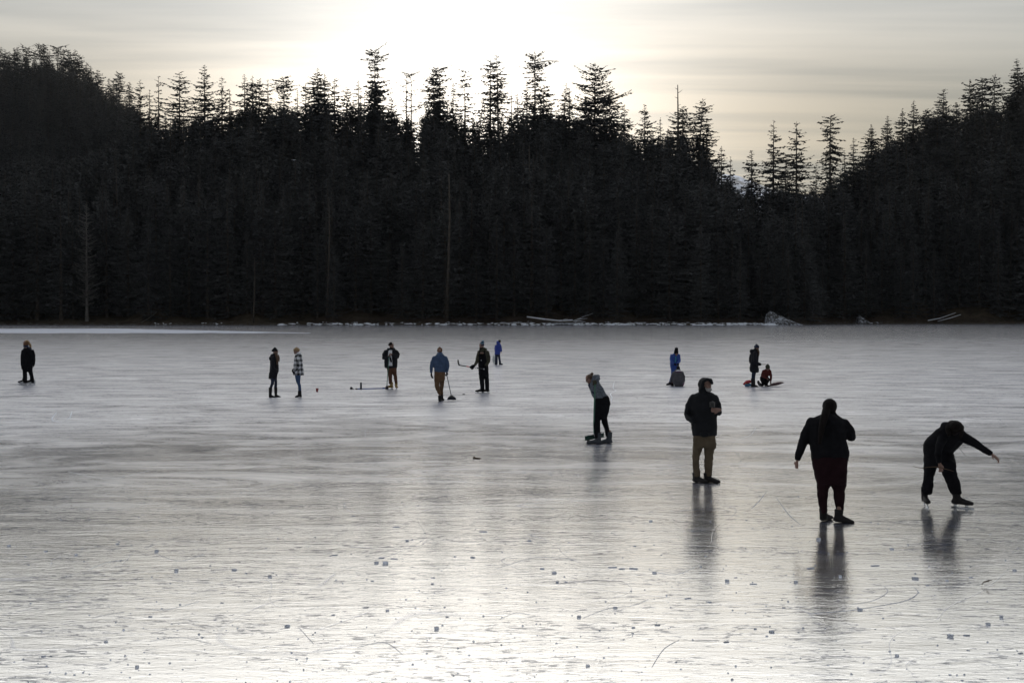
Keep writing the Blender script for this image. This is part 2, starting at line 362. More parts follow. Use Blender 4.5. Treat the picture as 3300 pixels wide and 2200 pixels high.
# --- far hill on the left: small trees on its crest
names = ['first', 'second', 'third', 'fourth', 'fifth', 'sixth', 'seventh', 'eighth', 'ninth', 'tenth', 'eleventh', 'twelfth', 'thirteenth', 'fourteenth', 'fifteenth', 'sixteenth', 'seventeenth', 'eighteenth', 'nineteenth', 'twentieth', 'twenty-first', 'twenty-second']
crest = [(3, 152, 'narrow', 3.2), (16, 160, 'narrow', 3), (30, 166, 'cone', 3.4), (46, 154, 'narrow', 2.6), (57, 154, 'column', 2.6), (84, 156, 'flat', 4.2), (111, 165, 'tuft', 3.0), (132, 146, 'tuft', 3.4), (142, 143, 'column', 2.8), (160, 165, 'cone', 3.0),
         (186, 152, 'tuft', 4.6), (205, 158, 'cone', 3.4), (223, 161, 'narrow', 3.0), (242, 160, 'cone', 3.6), (256, 178, 'wide', 3.6), (279, 201, 'narrow', 3.2), (292, 212, 'cone', 3.4), (316, 226, 'narrow', 4.2), (351, 252, 'narrow', 2.4), (366, 262, 'cone', 3.0), (383, 236, 'column', 3.6), (417, 264, 'narrow', 3.2)]
for i, (u, v, pf, R) in enumerate(crest):
    d = float(back_d(u)) - 6 + (i * 37 % 13)
    o = plant('conifer_tree', u, v, d, f'{names[i]} small conifer from the left edge on the crest of the far hill', 900 + i, group='small conifers on the far hill crest', prof=pf, R=R * 1.35, base=0.1, gap=0.7, per=5, droop=0.2, hole=0.12, size=1.1, thin=1.2, full=11.0)
    HEROES.append(o)
# --- the skyline, from the hill's foot to the right edge
SK(451, 257, 'thin open spruce at the foot of the far hill', 'narrow', 4.6, gap=0.9, per=4, droop=0.05, hole=0.25)
SK(482, 290, 'small thin spruce beside the foot of the far hill', 'narrow', 3.0, gap=0.9)
SK(511, 246, 'slender spiky spruce with a few short branches by the far hill', 'narrow', 3.6, gap=1.0, per=4, hole=0.3)
SK(578, 236, 'broad open-limbed spruce left of the tall tapering one', 'wide', 6.4, gap=0.85, per=4, droop=0.12, hole=0.2, base=.3)
SK(659, 209, 'tall tapering spruce standing clear above the wood left of the glow', 'cone', 7.0, gap=0.8, per=4, droop=0.1, hole=0.18, base=.25)
SK(715, 246, 'slim spruce just right of the tall tapering one', 'narrow', 4.2, gap=0.9, per=4, hole=0.25)
SK(740, 290, 'little thin spruce between two taller ones left of the glow', 'narrow', 2.6, gap=0.9)
SK(788, 240, 'ragged spruce with a bent top at the edge of the glow', 'cone', 5.2, gap=0.75, hole=0.22)
SK(813, 246, 'slim spruce close behind the ragged bent-topped one', 'narrow', 4.0, dd=6)
SK(835, 258, 'bushy rounded spruce in the clump at the glow edge', 'wide', 5.2, hole=0.1)
SK(863, 256, 'thin spruce at the right of the clump by the glow edge', 'narrow', 3.4, gap=0.9)
SK(915, 252, 'short spruce with a flat mop of branches at its top', 'tuft', 4.4, gap=0.6, hole=0.05)
SK(958, 284, 'small spiky spruce in a dip of the skyline', 'narrow', 2.4, gap=0.9)
SK(985, 270, 'small spruce leaning on the big bushy pyramid', 'narrow', 3.4, dd=5)
SK(1024, 220, 'big bushy pyramid spruce left of the sun glow centre', 'cone', 7.0, gap=0.55, per=6, hole=0.12, base=.3)
SK(1046, 238, 'second leader of the big bushy pyramid clump', 'cone', 5.0, dd=7, gap=0.6)
SK(1078, 250, 'slim spruce right of the big bushy pyramid', 'narrow', 4.4, gap=0.8, per=4, hole=0.22)
SK(1118, 282, 'small bushy spruce at the foot of the layered giant', 'wide', 4.2)
SK(1155, 258, 'thin spruce touching the left side of the layered giant', 'narrow', 3.2, gap=0.8)
SK(1208, 168, 'tallest dark spruce in layered plates rising left of centre', 'flat', 5.2, gap=0.95, per=6, droop=0.05, hole=0.1, base=.35, thin=1.3)
SK(1205, 262, 'dense bushy spruce packed below the layered giant', 'wide', 6.8, dd=-8, gap=0.5, per=6, hole=0.04)
SK(1260, 300, 'short dense spruce right of the layered giant', 'cone', 4.6, gap=0.6)
SK(1309, 225, 'dead-topped twin pole with flat sparse branches, left stem', 'flat', 5.8, gap=2.6, per=4, droop=-0.02, hole=0.2, base=.5, trunk=.5, size=.5)
SK(1325, 229, 'dead-topped twin pole with flat sparse branches, right stem', 'flat', 5.6, dd=4, gap=2.4, per=4, droop=-0.05, hole=0.2, base=.5, trunk=.45, size=.5)
SK(1398, 222, 'dense spruce with a leaning left shoulder in the glow', 'wide', 5.2, gap=0.6, hole=0.12)
SK(1415, 217, 'flat-crowned spruce with reaching top branches in the glow', 'flat', 5.0, dd=4, gap=0.9, hole=0.15, base=.35)
SK(1460, 262, 'small bushy spruce between the flat-crowned and the wavy one', 'cone', 4.2, gap=0.6)
SK(1498, 231, 'wavy thin spruce with hooked branch layers in the glow', 'column', 3.8, gap=1.15, per=4, hole=0.22, base=.35)
SK(1532, 310, 'low curved spruce bowing over right of the wavy one', 'narrow', 4.2, gap=0.8, lean=3.5)
SK(1580, 192, 'slim left partner of the tall feathery pair', 'column', 4.4, gap=0.95, per=4, hole=0.26, base=.3)
SK(1607, 176, 'tall feathery right partner of the pair near the centre', 'narrow', 5.6, gap=0.85, per=4, hole=0.2, base=.25, lean=1.2)
SK(1648, 285, 'bare thin spike between the feathery pair and the club-topped one', 'narrow', 1.3, gap=1.3, per=3)
SK(1668, 302, 'little spruce beside the bare spike', 'narrow', 3.4)
SK(1698, 262, 'dense lower spruce left against the club-topped one', 'cone', 5.0, gap=0.6, hole=0.12)
SK(1724, 178, 'tall club-topped spruce with a clear dark trunk right of centre', 'tuft', 5.8, gap=0.75, per=5, hole=0.12, base=.3, trunk=.6)
SK(1752, 278, 'bushy shoulder spruce right of the club-topped one', 'wide', 5.6, dd=-6, gap=0.55, hole=0.06)
SK(1810, 267, 'drooping spruce with a curved leader right of centre', 'cone', 5.2, gap=0.75, droop=0.35, lean=1.5)
SK(1835, 284, 'spruce with pointed layered shoulders before the widest crown', 'cone', 5.0, dd=5, gap=0.7)
SK(1888, 315, 'dark filler spruce left under the widest crown', 'wide', 4.6)
SK(1917, 210, 'widest spreading crown on the skyline, with upswept limbs', 'wide', 8.2, gap=0.8, per=5, droop=0.0, hole=0.2, base=.3)
SK(1965, 295, 'dense lower right half of the widest spreading crown', 'wide', 6.2, dd=-5, gap=0.55, hole=0.06)
SK(2012, 338, 'sloping spruce at the right foot of the widest crown', 'cone', 5.4, gap=0.7, droop=0.35)
SK(2078, 336, 'lone pointed spruce in the dip right of the widest crown', 'cone', 5.6, gap=0.65, droop=0.1, hole=0.16)
SK(2128, 380, 'small spruce left below the bare dead snag', 'cone', 3.8)
SK(2200, 344, 'rounded spruce body behind the bare snag', 'wide', 6.2, dd=6, gap=0.55, hole=0.08)
SK(2247, 324, 'bent-topped spruce with one long limb right of the snag', 'wide', 5.4, gap=0.7, hole=0.2, lean=2.0)
SK(2278, 388, 'slim spruce stepping down right of the snag', 'narrow', 4.6, gap=0.75, droop=0.3)
SK(2325, 470, 'pale feathery spruce on the slope above the gap', 'cone', 5.0, gap=0.7)
SK(2354, 505, 'lowest feathery spruce at the edge of the gap', 'cone', 4.2, gap=0.7)
SK(2422, 484, 'short dense spruce standing first in the gap', 'narrow', 4.2, gap=0.55, base=.05)
SK(2493, 388, 'tall open spruce first of three in the gap', 'cone', 6.0, gap=0.85, per=4, droop=0.12, hole=0.16, base=.12)
SK(2532, 520, 'low dark spruce between the two tall open ones', 'cone', 4.2, gap=0.6, base=.05)
SK(2567, 391, 'tall layered spruce second of three in the gap', 'cone', 6.2, gap=0.85, per=4, droop=0.15, hole=0.14, base=.12)
SK(2630, 526, 'small thin spruce before the shaggy one in the gap', 'narrow', 3.0, gap=0.7, base=.05)
SK(2676, 372, 'tall shaggy spruce third of three in the gap', 'column', 4.8, gap=0.8, per=5, droop=0.4, hole=0.18, base=.1)
SK(2722, 492, 'small spruce at the foot of the right-hand slope', 'cone', 3.6, gap=0.6)
SK(2751, 444, 'pointed spruce low on the right-hand slope', 'cone', 4.4, gap=0.6)
SK(2808, 402, 'dense pyramid spruce on the right-hand slope', 'cone', 6.0, gap=0.5, per=6, hole=0.08)
SK(2861, 372, 'dense spruce with a hooked top on the right-hand slope', 'cone', 5.2, gap=0.5, per=6, hole=0.08)
SK(2908, 350, 'neat pointed spruce, lower of the pair on the right-hand slope', 'cone', 4.8, gap=0.55, per=6, hole=0.08)
SK(2945, 322, 'neat pointed spruce, taller of the pair on the right-hand slope', 'cone', 5.0, gap=0.6, per=6, hole=0.1)
SK(2985, 352, 'thick bushy spruce right of the neat pointed pair', 'wide', 5.0, gap=0.5, hole=0.05)
SK(3041, 288, 'spruce with a twiggy narrow top high on the right-hand slope', 'narrow', 5.0, gap=0.6, hole=0.12)
SK(3082, 330, 'low rounded spruce below the broad-topped clump', 'wide', 4.4, gap=0.5)
SK(3126, 276, 'left head of the broad-topped clump near the right edge', 'flat', 4.8, gap=0.7, hole=0.1)
SK(3166, 253, 'twiggy middle head of the broad-topped clump near the right edge', 'wide', 5.4, gap=0.65, hole=0.12)
SK(3205, 256, 'right head of the broad-topped clump with a reaching limb', 'flat', 5.2, dd=5, gap=0.8, hole=0.15)
SK(3253, 318, 'dark spruce filling the notch near the right edge', 'cone', 4.8)
SK(3290, 190, 'dark leaning spruce cut by the right edge of the photo', 'cone', 5.6, gap=0.55, hole=0.08, lean=2.0)

# --- the bare snag
def tube_mesh(name, pts, k=8, cap=True):
    """tapered tube through (x, y, z, r) points"""
    P = [Vector(p[:3]) for p in pts]; V = []; Fq = []
    for i, p in enumerate(P):
        t = (P[min(i + 1, len(P) - 1)] - P[max(i - 1, 0)]).normalized()
        a = t.cross(Vector((0, 0, 1)) if abs(t.z) < 0.9 else Vector((1, 0, 0))).normalized(); b = t.cross(a)
        for j in range(k):
            w_ = 6.28318 * j / k
            V.append(p + (a * math.cos(w_) + b * math.sin(w_)) * pts[i][3])
    n = len(P)
    Fq = [(i * k + j, i * k + (j + 1) % k, (i + 1) * k + (j + 1) % k, (i + 1) * k + j) for i in range(n - 1) for j in range(k)]
    if cap: Fq += [tuple(reversed(range(k))), tuple(range((n - 1) * k, n * k))]
    return mesh_np(name, V, Fq)
def snag(u, v_tip, d, label, r=0.4, branches=(), m=None):
    tip = at(u, v_tip, d); gz = ground_z(u, d); H = tip.z - gz
    o = tag(empty('dead_tree', (tip.x, d, gz)), label, 'dead tree')
    link('trunk', tube_mesh('trunk', [(-H * .02, 0, -0.5, r * 1.4), (-H * .008, 0, H * .3, r), (H * .004, 0.1, H * .7, r * .72), (0, 0, H, r * .3)]), m or M_BARK, o)
    for z, az, L, e in branches:
        x, y = math.cos(az), math.sin(az)
        link('limb', tube_mesh('limb', [(0, 0, H - z, .10), (x * L * .5, y * L * .5, H - z + L * e * .4, .07), (x * L, y * L, H - z + L * e, .03)], 5), m or M_BARK, o)
    return o
snag(2184, 274, float(ridge_d(2184)) - 3, 'bare dead snag pole sticking up above the trees right of centre', 0.42,
     [(1.4, 3.1, .9, .5), (2.6, 0.1, 1.5, .7), (4.2, 3.3, 1.0, .4), (6.6, 0.2, 1.1, .5), (8.4, 0.0, 1.6, .5), (10.2, 3.2, 2.6, .55), (5.6, 1.6, 1.2, .5)])

# --- trees of the near wood that stand out from the dark
def NEAR(u, v, dd, label, m=(None, None), name='conifer_tree', **kw):
    return plant(name, u, v, float(shore_d(u)) + dd, label, int(u * 3 + v), mats=m, **kw)
near_pale = NEAR(278, 650, 7, 'pale lichen-grey half-dead spruce by the left shore', (M_NEEDLE_PALE, M_DEADWOOD), prof='wide', R=3.4, gap=0.6, per=5, droop=-0.15, hole=0.25, base=0.12, size=0.42, thin=1.1)
near_big = NEAR(118, 545, 10, 'large shaggy grey-green spruce at the left end of the shore', (M_NEEDLE_B, None), prof='column', R=5.2, gap=0.6, per=6, droop=0.4, hole=0.2, base=0.06)
HEROES += [near_big]
snag(374, 520, float(shore_d(374)) + 22, 'thin pale dead pole in the dark wood behind the lichen-grey spruce', 0.16, [(3, 0.4, .8, .4)], M_BARK)
snag(1447, 560, float(shore_d(1447)) + 5, 'straight bare grey trunk at the middle of the far shore', 0.38, [(6, 0.3, 2.0, -.2), (10, 3.0, 1.6, -.2), (15, 3.3, 1.8, -.3)], M_BARK)
snag(1060, 640, float(shore_d(1060)) + 9, 'slim bare trunk in the dark wood left of the middle', 0.24, [(5, 0.3, 1.2, -.2)], M_BARK)
snag(1705, 470, float(shore_d(1705)) + 30, 'faint bare trunk high in the dark wood right of the middle', 0.28, [(5, 3.0, 1.5, -.2)], M_BARK)
snag(820, 830, float(shore_d(820)) + 4, 'short leaning grey trunk at the forest edge', 0.16, [(1.5, 0.3, 1.2, .3)], M_BARK)
# front row along the shore
rgF = np.random.default_rng(5)
row_kinds = []
for k in range(6):
    row_kinds.append(conifer(4000 + k, 30.0, base=[.01, .03, .015, .05, .02, .01][k], R=[5.2, 4.6, 5.8, 4.4, 5.0, 4.2][k], gap=0.62, per=6, prof=['cone', 'column', 'wide', 'narrow', 'cone', 'column'][k], droop=[.35, .3, .2, .3, .15, .45][k], hole=0.12, size=0.8))
row_me = [(mesh_fast('crown', c[0], c[1], c[2]), mesh_fast('trunk', t[0], None, t[1], True)) for c, t in row_kinds]
u = -120.0; i = 0
while u < 3440:
    d = float(shore_d(u)) + 6 + rgF.random() * 9
    if abs(u - 278) > 40 and abs(u - 118) > 60:
        k = int(rgF.integers(0, 6)); gz = ground_z(u, d)
        Hh = 20 + rgF.random() * 14
        if 2300 < u < 2680: Hh = 15 + rgF.random() * 8
        o = empty('conifer_tree', ((u - 1650) / F * d, d, gz - 0.1), rgF.random() * 6.28)
        s = Hh / 30; o.scale = (s * (0.9 + .3 * rgF.random()),) * 2 + (s,)
        link('crown', row_me[k][0], [M_NEEDLE, M_NEEDLE_B][int(rgF.random() < .4)], o) if False else link('crown', row_me[k][0], None, o)
        link('trunk', row_me[k][1], None, o)
        tag(o, 'dark conifer in the front row of the shaded wood on the far shore', 'tree', 'front row conifers on the far shore')
        i += 1
    u += 38 + rgF.random() * 34
for k, (c, t) in enumerate(row_me):
    c.materials.append(M_NEEDLE if k % 2 else M_NEEDLE_B); t.materials.append(M_BARK)

# --- the mass of the wood behind: uncountable, one object
def forest_points():
    rg = np.random.default_rng(11); pts = []
    def put(u, d, vlim, hmin, hmax):
        gz = ground_z(u, d)
        H = rg.uniform(hmin, hmax)
        lim = (at(u, vlim - 16 + rg.random() * 32, d).z - gz)
        H = min(H, lim)
        if H < 7: return
        pts.append(((u - 1650) / F * d, d, gz - 0.2, H / 30 * rg.uniform(.85, 1.2), H / 30, rg.random() * 6.28, rg.integers(0, 6)))
    # near hillside
    u = -500.0
    while u < 3900:
        d0, d1 = float(shore_d(u)), float(ridge_d(u))
        d = d0 + 14 + rg.random() * 5
        while d < d1 + 60:
            uu = u + rg.normal(0, 14)
            fv = float(np.interp(uu, CU, CV) + np.interp(uu, FRONT_U, FRONT_DV))
            put(uu, d + rg.normal(0, 1.5), fv, 24, 36)
            d += 5.4 + rg.random() * 1.8
        u += 52
    # the far hill on the left
    u = -700.0
    while u < 560:
        d1, d2 = float(ridge_d(u)) + 24, float(back_d(u))
        d = d1
        while d < d2 + 10:
            uu = u + rg.normal(0, 12)
            put(uu, d + rg.normal(0, 2), float(canopy_v(uu)) - 4, 17, 27)
            d += 9 + rg.random() * 5
        u += 34
    return np.array(pts)
FP = forest_points()
fme = bpy.data.meshes.new('forest'); fme.vertices.add(len(FP)); fme.vertices.foreach_set('co', FP[:, :3].astype(np.float32).ravel())
for nm, typ, arr in (('wide', 'FLOAT', FP[:, 3]), ('tall', 'FLOAT', FP[:, 4]), ('turn', 'FLOAT', FP[:, 5]), ('pick', 'INT', FP[:, 6].astype(np.int32))):
    a = fme.attributes.new(nm, typ, 'POINT'); a.data.foreach_set('value', arr.astype(np.float32) if typ == 'FLOAT' else arr)
forest = tag(link('forest', fme), 'dense dark conifer wood covering the hillside behind the lake', 'forest', None, 'stuff')
def first_tree(k):
    for o in bpy.data.objects:
        if o.type == 'MESH' and o.data == row_me[k][0]: return o, [x for x in o.parent.children if x.name.startswith('trunk')][0]
ng = bpy.data.node_groups.new('forest_nodes', 'GeometryNodeTree'); ng.is_modifier = True
ng.interface.new_socket('Geometry', in_out='INPUT', socket_type='NodeSocketGeometry'); ng.interface.new_socket('Geometry', in_out='OUTPUT', socket_type='NodeSocketGeometry')
g = NT(ng); gi = g.add('NodeGroupInput'); go = g.add('NodeGroupOutput')
def attr(nm, typ):
    a = g.add('GeometryNodeInputNamedAttribute', data_type=typ); a.inputs[0].default_value = nm; return a.outputs[0]
allinst = g.add('GeometryNodeJoinGeometry')
outj = None
for k in reversed(range(6)):
    c, t = first_tree(k)
    j = g.add('GeometryNodeJoinGeometry')
    for ob in (c, t):
        oi = g.add('GeometryNodeObjectInfo', transform_space='ORIGINAL'); oi.inputs['Object'].default_value = ob
        g.l.new(oi.outputs['Geometry'], j.inputs[0])
    toi = g.add('GeometryNodeGeometryToInstance'); g.l.new(j.outputs[0], toi.inputs[0]); g.l.new(toi.outputs[0], allinst.inputs[0])
iop = g.add('GeometryNodeInstanceOnPoints')
g.l.new(gi.outputs[0], iop.inputs['Points']); g.l.new(allinst.outputs[0], iop.inputs['Instance']); iop.inputs['Pick Instance'].default_value = True
g.l.new(attr('pick', 'INT'), iop.inputs['Instance Index'])
rx = g.add('ShaderNodeCombineXYZ'); g.l.new(attr('turn', 'FLOAT'), rx.inputs[2]); g.l.new(rx.outputs[0], iop.inputs['Rotation'])
sx = g.add('ShaderNodeCombineXYZ'); wd = attr('wide', 'FLOAT'); g.l.new(wd, sx.inputs[0]); g.l.new(wd, sx.inputs[1]); g.l.new(attr('tall', 'FLOAT'), sx.inputs[2]); g.l.new(sx.outputs[0], iop.inputs['Scale'])
g.l.new(iop.outputs[0], go.inputs[0])
md = forest.modifiers.new('forest', 'NODES'); md.node_group = ng
print('forest trees', len(FP), 'front row', i)
# ------------------------------------------------------------------ people
M_BLACK = mat('black_cloth', (0.008, 0.008, 0.010), 0.9, 0.08, 0.35, 9, 0.5, 60)
M_CHAR = mat('charcoal_cloth', (0.018, 0.019, 0.023), 0.9, 0.1, 0.3, 9, 0.5, 60)
M_COAT = mat('dark_padded_coat', (0.012, 0.012, 0.017), 0.7, 0.15, 0.3, 9, 0.7, 22, (1, 1, 2.2))
M_PARKA = mat('black_parka', (0.010, 0.011, 0.014), 0.7, 0.15, 0.3, 7, 0.6, 30)
M_OLIVE = mat('dark_olive_cloth', (0.042, 0.040, 0.028), 0.85, 0.2, 0.3, 9, 0.5, 60)
M_KHAKI = mat('khaki_cotton', (0.090, 0.070, 0.048), 0.9, 0.2, 0.25, 7, 0.5, 50)
M_BROWN = mat('brown_canvas', (0.105, 0.062, 0.036), 0.9, 0.2, 0.25, 7, 0.5, 50)
M_RUST = mat('rust_brown_canvas', (0.085, 0.042, 0.026), 0.9, 0.2, 0.25, 7, 0.5, 50)
M_MAROON = mat('maroon_fleece', (0.016, 0.007, 0.009), 0.95, 0.08, 0.3, 7, 0.5, 70)
M_DENIM = mat('blue_denim', (0.045, 0.075, 0.150), 0.9, 0.2, 0.25, 7, 0.4, 80)
M_NAVY = mat('navy_cloth', (0.020, 0.026, 0.050), 0.85, 0.25, 0.3, 9, 0.5, 60)
M_HOODIE = mat('slate_blue_fleece', (0.055, 0.085, 0.150), 0.95, 0.15, 0.2, 9, 0.5, 70)
M_KIDBLUE = mat('bright_blue_nylon', (0.016, 0.04, 0.26), 0.55, 0.4, 0.2, 9, 0.6, 24)
M_ROYAL = mat('royal_blue_nylon', (0.014, 0.055, 0.26), 0.55, 0.4, 0.2, 9, 0.6, 24)
M_KNIT = mat('grey_blue_knit', (0.110, 0.125, 0.150), 0.98, 0.1, 0.7, 38, 1.0, 90)
M_GREYCOAT = mat('grey_quilted_nylon', (0.062, 0.060, 0.072), 0.6, 0.35, 0.25, 9, 0.7, 22, (1, 1, 2))
M_WHITE = mat('white_cotton', (0.62, 0.63, 0.66), 0.9, 0.2, 0.12, 9, 0.4, 60)
M_PURPLE = mat('purple_cloth', (0.13, 0.020, 0.115), 0.85, 0.2, 0.2, 9)
M_RED = mat('dull_red_cloth', (0.085, 0.018, 0.016), 0.85, 0.2, 0.25, 9, 0.5, 50)
M_GREEN = mat('bright_green_zip', (0.05, 0.55, 0.30), 0.5, 0.4, 0.1, 9)
M_SKIN = mat('skin', (0.21, 0.125, 0.10), 0.55, 0.4, 0.12, 12)
M_HAIR_D = mat('dark_hair', (0.008, 0.006, 0.006), 0.8, 0.1, 0.4, 30, 0.8, 90, (1, 1, 0.25))
M_HAIR_B = mat('brown_hair', (0.075, 0.040, 0.022), 0.55, 0.4, 0.4, 30, 0.8, 90, (1, 1, 0.25))
M_HAIR_F = mat('fair_hair', (0.260, 0.170, 0.085), 0.55, 0.4, 0.3, 30, 0.8, 90, (1, 1, 0.25))
M_BEARD_G = mat('grey_beard', (0.300, 0.290, 0.290), 0.7, 0.3, 0.3, 60, 1.0, 120)
M_KNITHAT = mat('brown_knit', (0.115, 0.062, 0.035), 0.95, 0.1, 0.6, 40, 1.0, 90)
M_HATOL = mat('olive_knit', (0.060, 0.062, 0.045), 0.95, 0.1, 0.4, 40, 1.0, 90)
M_LEATHER = mat('dark_boot_leather', (0.012, 0.011, 0.012), 0.6, 0.2, 0.3, 12)
M_RUBBER = mat('slate_rubber', (0.030, 0.036, 0.046), 0.45, 0.4, 0.2, 12)
M_TAN = mat('tan_boot_leather', (0.240, 0.160, 0.050), 0.6, 0.4, 0.3, 12)
M_PALEBOOT = mat('pale_skate_boot', (0.300, 0.310, 0.330), 0.5, 0.4, 0.2, 12)
M_STEEL = mat('blade_steel', (0.55, 0.57, 0.60), 0.25, 0.5, 0.1, 9, Metallic=1.0)
M_PLASTIC = mat('black_plastic', (0.018, 0.018, 0.020), 0.35, 0.5, 0.15, 9)
M_EYE = mat('eye', (0.02, 0.015, 0.012), 0.2, 0.5, 0.1, 9)

def plaid_material():
    m = bpy.data.materials.new('black_white_plaid_flannel'); m.use_nodes = True
    t = NT(m.node_tree); b = t.n['Principled BSDF']
    s = t.add('ShaderNodeSeparateXYZ'); t.l.new(t.add('ShaderNodeTexCoord').outputs['Object'], s.inputs[0])
    def band(v, f, o): return t.math('GREATER_THAN', t.math('FRACT', t.math('MULTIPLY_ADD', v, f, o)), 0.5)
    v = t.math('MULTIPLY', t.math('ADD', t.math('ADD', band(t.math('ADD', s.outputs[0], t.math('MULTIPLY', s.outputs[1], 0.9)), 6.6, 0.15), band(s.outputs[2], 6.2, 0.3)), 0.0), 0.5)
    t.l.new(t.mixc(v, (0.014, 0.015, 0.018, 1), (0.56, 0.57, 0.60, 1)), b.inputs['Base Color'])
    v2 = t.math('POWER', v, 1.6); t.l.new(t.mixc(v2, (0.014, 0.015, 0.018, 1), (0.60, 0.61, 0.64, 1)), b.inputs['Base Color'])
    b.inputs['Roughness'].default_value = 0.95; b.inputs['Specular IOR Level'].default_value = 0.15
    return m
M_PLAID = plaid_material()

BAKE = []      # parts waiting for their voxel remesh
class Part:
    def __init__(s, fig, name, m, vox=0.016, wrinkle=0.006, smooth=4, floor=False, parent=None, label=None):
        s.f, s.name, s.m, s.vox, s.wr, s.sm, s.floor, s.parent, s.label = fig, name, m, vox, wrinkle, smooth, floor, parent, label
        s.V, s.F = [], []
        BAKE.append(s)
    def add(s, V, Fc):
        b = len(s.V); s.V += [Vector(v) for v in V]; s.F += [tuple(i + b for i in f) for f in Fc]
    def loft(s, rings, k=14, flat=(False, False)):
        """rings: list of (centre, axis_a, axis_b) - closed tube with rounded or flat ends"""
        R = []
        def sc(r, f, off): return (r[0] + off, r[1] * f, r[2] * f)
        def cap(r, r2, flatend):
            t = (r[0] - r2[0]); t = t.normalized() if t.length > 1e-6 else Vector((0, 0, 1))
            q = min(r[1].length, r[2].length)
            return [] if flatend else [sc(r, .80, t * q * .45), sc(r, .42, t * q * .70)]
        c0 = cap(rings[0], rings[1], flat[0]); c1 = cap(rings[-1], rings[-2], flat[1])
        R = list(reversed(c0)) + list(rings) + c1
        V = []
        for c, a, b in R:
            for j in range(k):
                w_ = 6.283185 * j / k; V.append(c + a * math.cos(w_) + b * math.sin(w_))
        n = len(R)
        Fc = [(i * k + j, i * k + (j + 1) % k, (i + 1) * k + (j + 1) % k, (i + 1) * k + j) for i in range(n - 1) for j in range(k)]
        Fc += [tuple(reversed(range(k))), tuple(range((n - 1) * k, n * k))]
        s.add(V, Fc)
    def rows(s, rows, dy=0.0, depth=0.62, flat=(False, False), core=None, shrink=0.028):
        """silhouette rows (Y, XL, XR[, dy[, depth half-thickness in m]]) -> a lofted body of elliptical rings"""
        rg = []
        for r in rows:
            y, xl, xr = r[:3]; d = r[3] if len(r) > 3 else dy
            c = s.f.pt((xl + xr) / 2, y, d); hw = (xr - xl) / 2 * s.f.k; hd = r[4] if len(r) > 4 else hw * depth
            rg.append((c, Vector((hw, 0, 0)), Vector((0, hd, 0))))
        s.loft(rg, flat=flat)
        if core is not False and s.f.body:
            if flat[1]: rg = rg[:-1] + [(rg[-1][0].lerp(rg[-2][0], .45), rg[-1][1], rg[-1][2])]
            s.f.body.loft(flat=(False, flat[1]), rings=[(c, a * max(.35, 1 - shrink / max(a.length, .03)), b * max(.35, 1 - shrink / max(b.length, .03))) for c, a, b in rg])
        return s
    def tube(s, pts, rd=1.0, core=None, shrink=0.024, flat=(False, False)):
        """(X, Y, dy, r) limb points, r in zoom pixels"""
        P = [s.f.pt(p[0], p[1], p[2]) for p in pts]; rg = []
        for i, p in enumerate(P):
            t = (P[min(i + 1, len(P) - 1)] - P[max(i - 1, 0)]); t = t.normalized() if t.length > 1e-6 else Vector((0, 0, 1))
            a = t.cross(Vector((0, 1, 0)))
            a = a.normalized() if a.length > 0.15 else Vector((1, 0, 0))
            b = t.cross(a).normalized(); r = pts[i][3] * s.f.k
            rg.append((p, a * r, b * r * rd))
        s.loft(rg, flat=flat)
        if core is not False and s.f.body:
            if flat[1]: rg = rg[:-1] + [(rg[-1][0].lerp(rg[-2][0], .3), rg[-1][1], rg[-1][2])]
            s.f.body.loft(flat=(False, flat[1]), rings=[(c, a * max(.4, 1 - shrink / max(a.length, .03)), b * max(.4, 1 - shrink / max(b.length, .03))) for c, a, b in rg])
        return s
    def tube_m(s, pts, k=8):
        """tube through local metre points (Vector, radius)"""
        P = [p[0] for p in pts]; rg = []
        for i, p in enumerate(P):
            t = (P[min(i + 1, len(P) - 1)] - P[max(i - 1, 0)]).normalized()
            a = t.cross(Vector((0.31, 0.93, 0.2))); a = a.normalized(); b = t.cross(a)
            rg.append((p, a * pts[i][1], b * pts[i][1]))
        s.loft(rg, k=k); return s
    def ball(s, X, Y, dy, rx, ry, rz=None, core=False):
        """rx, ry in zoom pixels (width, height), rz depth in metres"""
        c = s.f.pt(X, Y, dy); s.ball_m(c, rx * s.f.k, rz if rz else rx * s.f.k, ry * s.f.k); return s
    def ball_m(s, c, a, b, h, M=None):
        k, n = 12, 8; V = []
        for i in range(1, n):
            ph = math.pi * i / n
            for j in range(k):
                w_ = 6.283185 * j / k
                v = Vector((a * math.sin(ph) * math.cos(w_), b * math.sin(ph) * math.sin(w_), h * math.cos(ph)))
                V.append(c + (M @ v if M else v))
        top = len(V); v = Vector((0, 0, h)); V.append(c + (M @ v if M else v)); V.append(c - (M @ v if M else v))
        Fc = [(i * k + j, (i + 1) * k + j, (i + 1) * k + (j + 1) % k, i * k + (j + 1) % k) for i in range(n - 2) for j in range(k)]
        Fc += [(j, (j + 1) % k, top) for j in range(k)] + [((n - 2) * k + (j + 1) % k, (n - 2) * k + j, top + 1) for j in range(k)]
        s.add(V, Fc); return s
    def hand(s, X, Y, dy, D, N, L=0.18, r=0.0095, curl=0.5, thumb=1, spread=0.12):
        """palm, four unequal bent fingers and a thumb; D pointing, N the way the palm faces (local metres)"""
        w_ = s.f.pt(X, Y, dy); D = Vector(D).normalized(); N = (Vector(N) - D * Vector(N).dot(D)).normalized(); S = D.cross(N) * thumb
        f = L / 0.18
        rg = [(w_ - D * .02 * f, S * .026 * f, N * .022 * f), (w_ + D * .02 * f, S * .032 * f, N * .018 * f), (w_ + D * .06 * f, S * .042 * f, N * .017 * f), (w_ + D * .092 * f, S * .041 * f, N * .014 * f)]
        s.loft(rg, k=10)
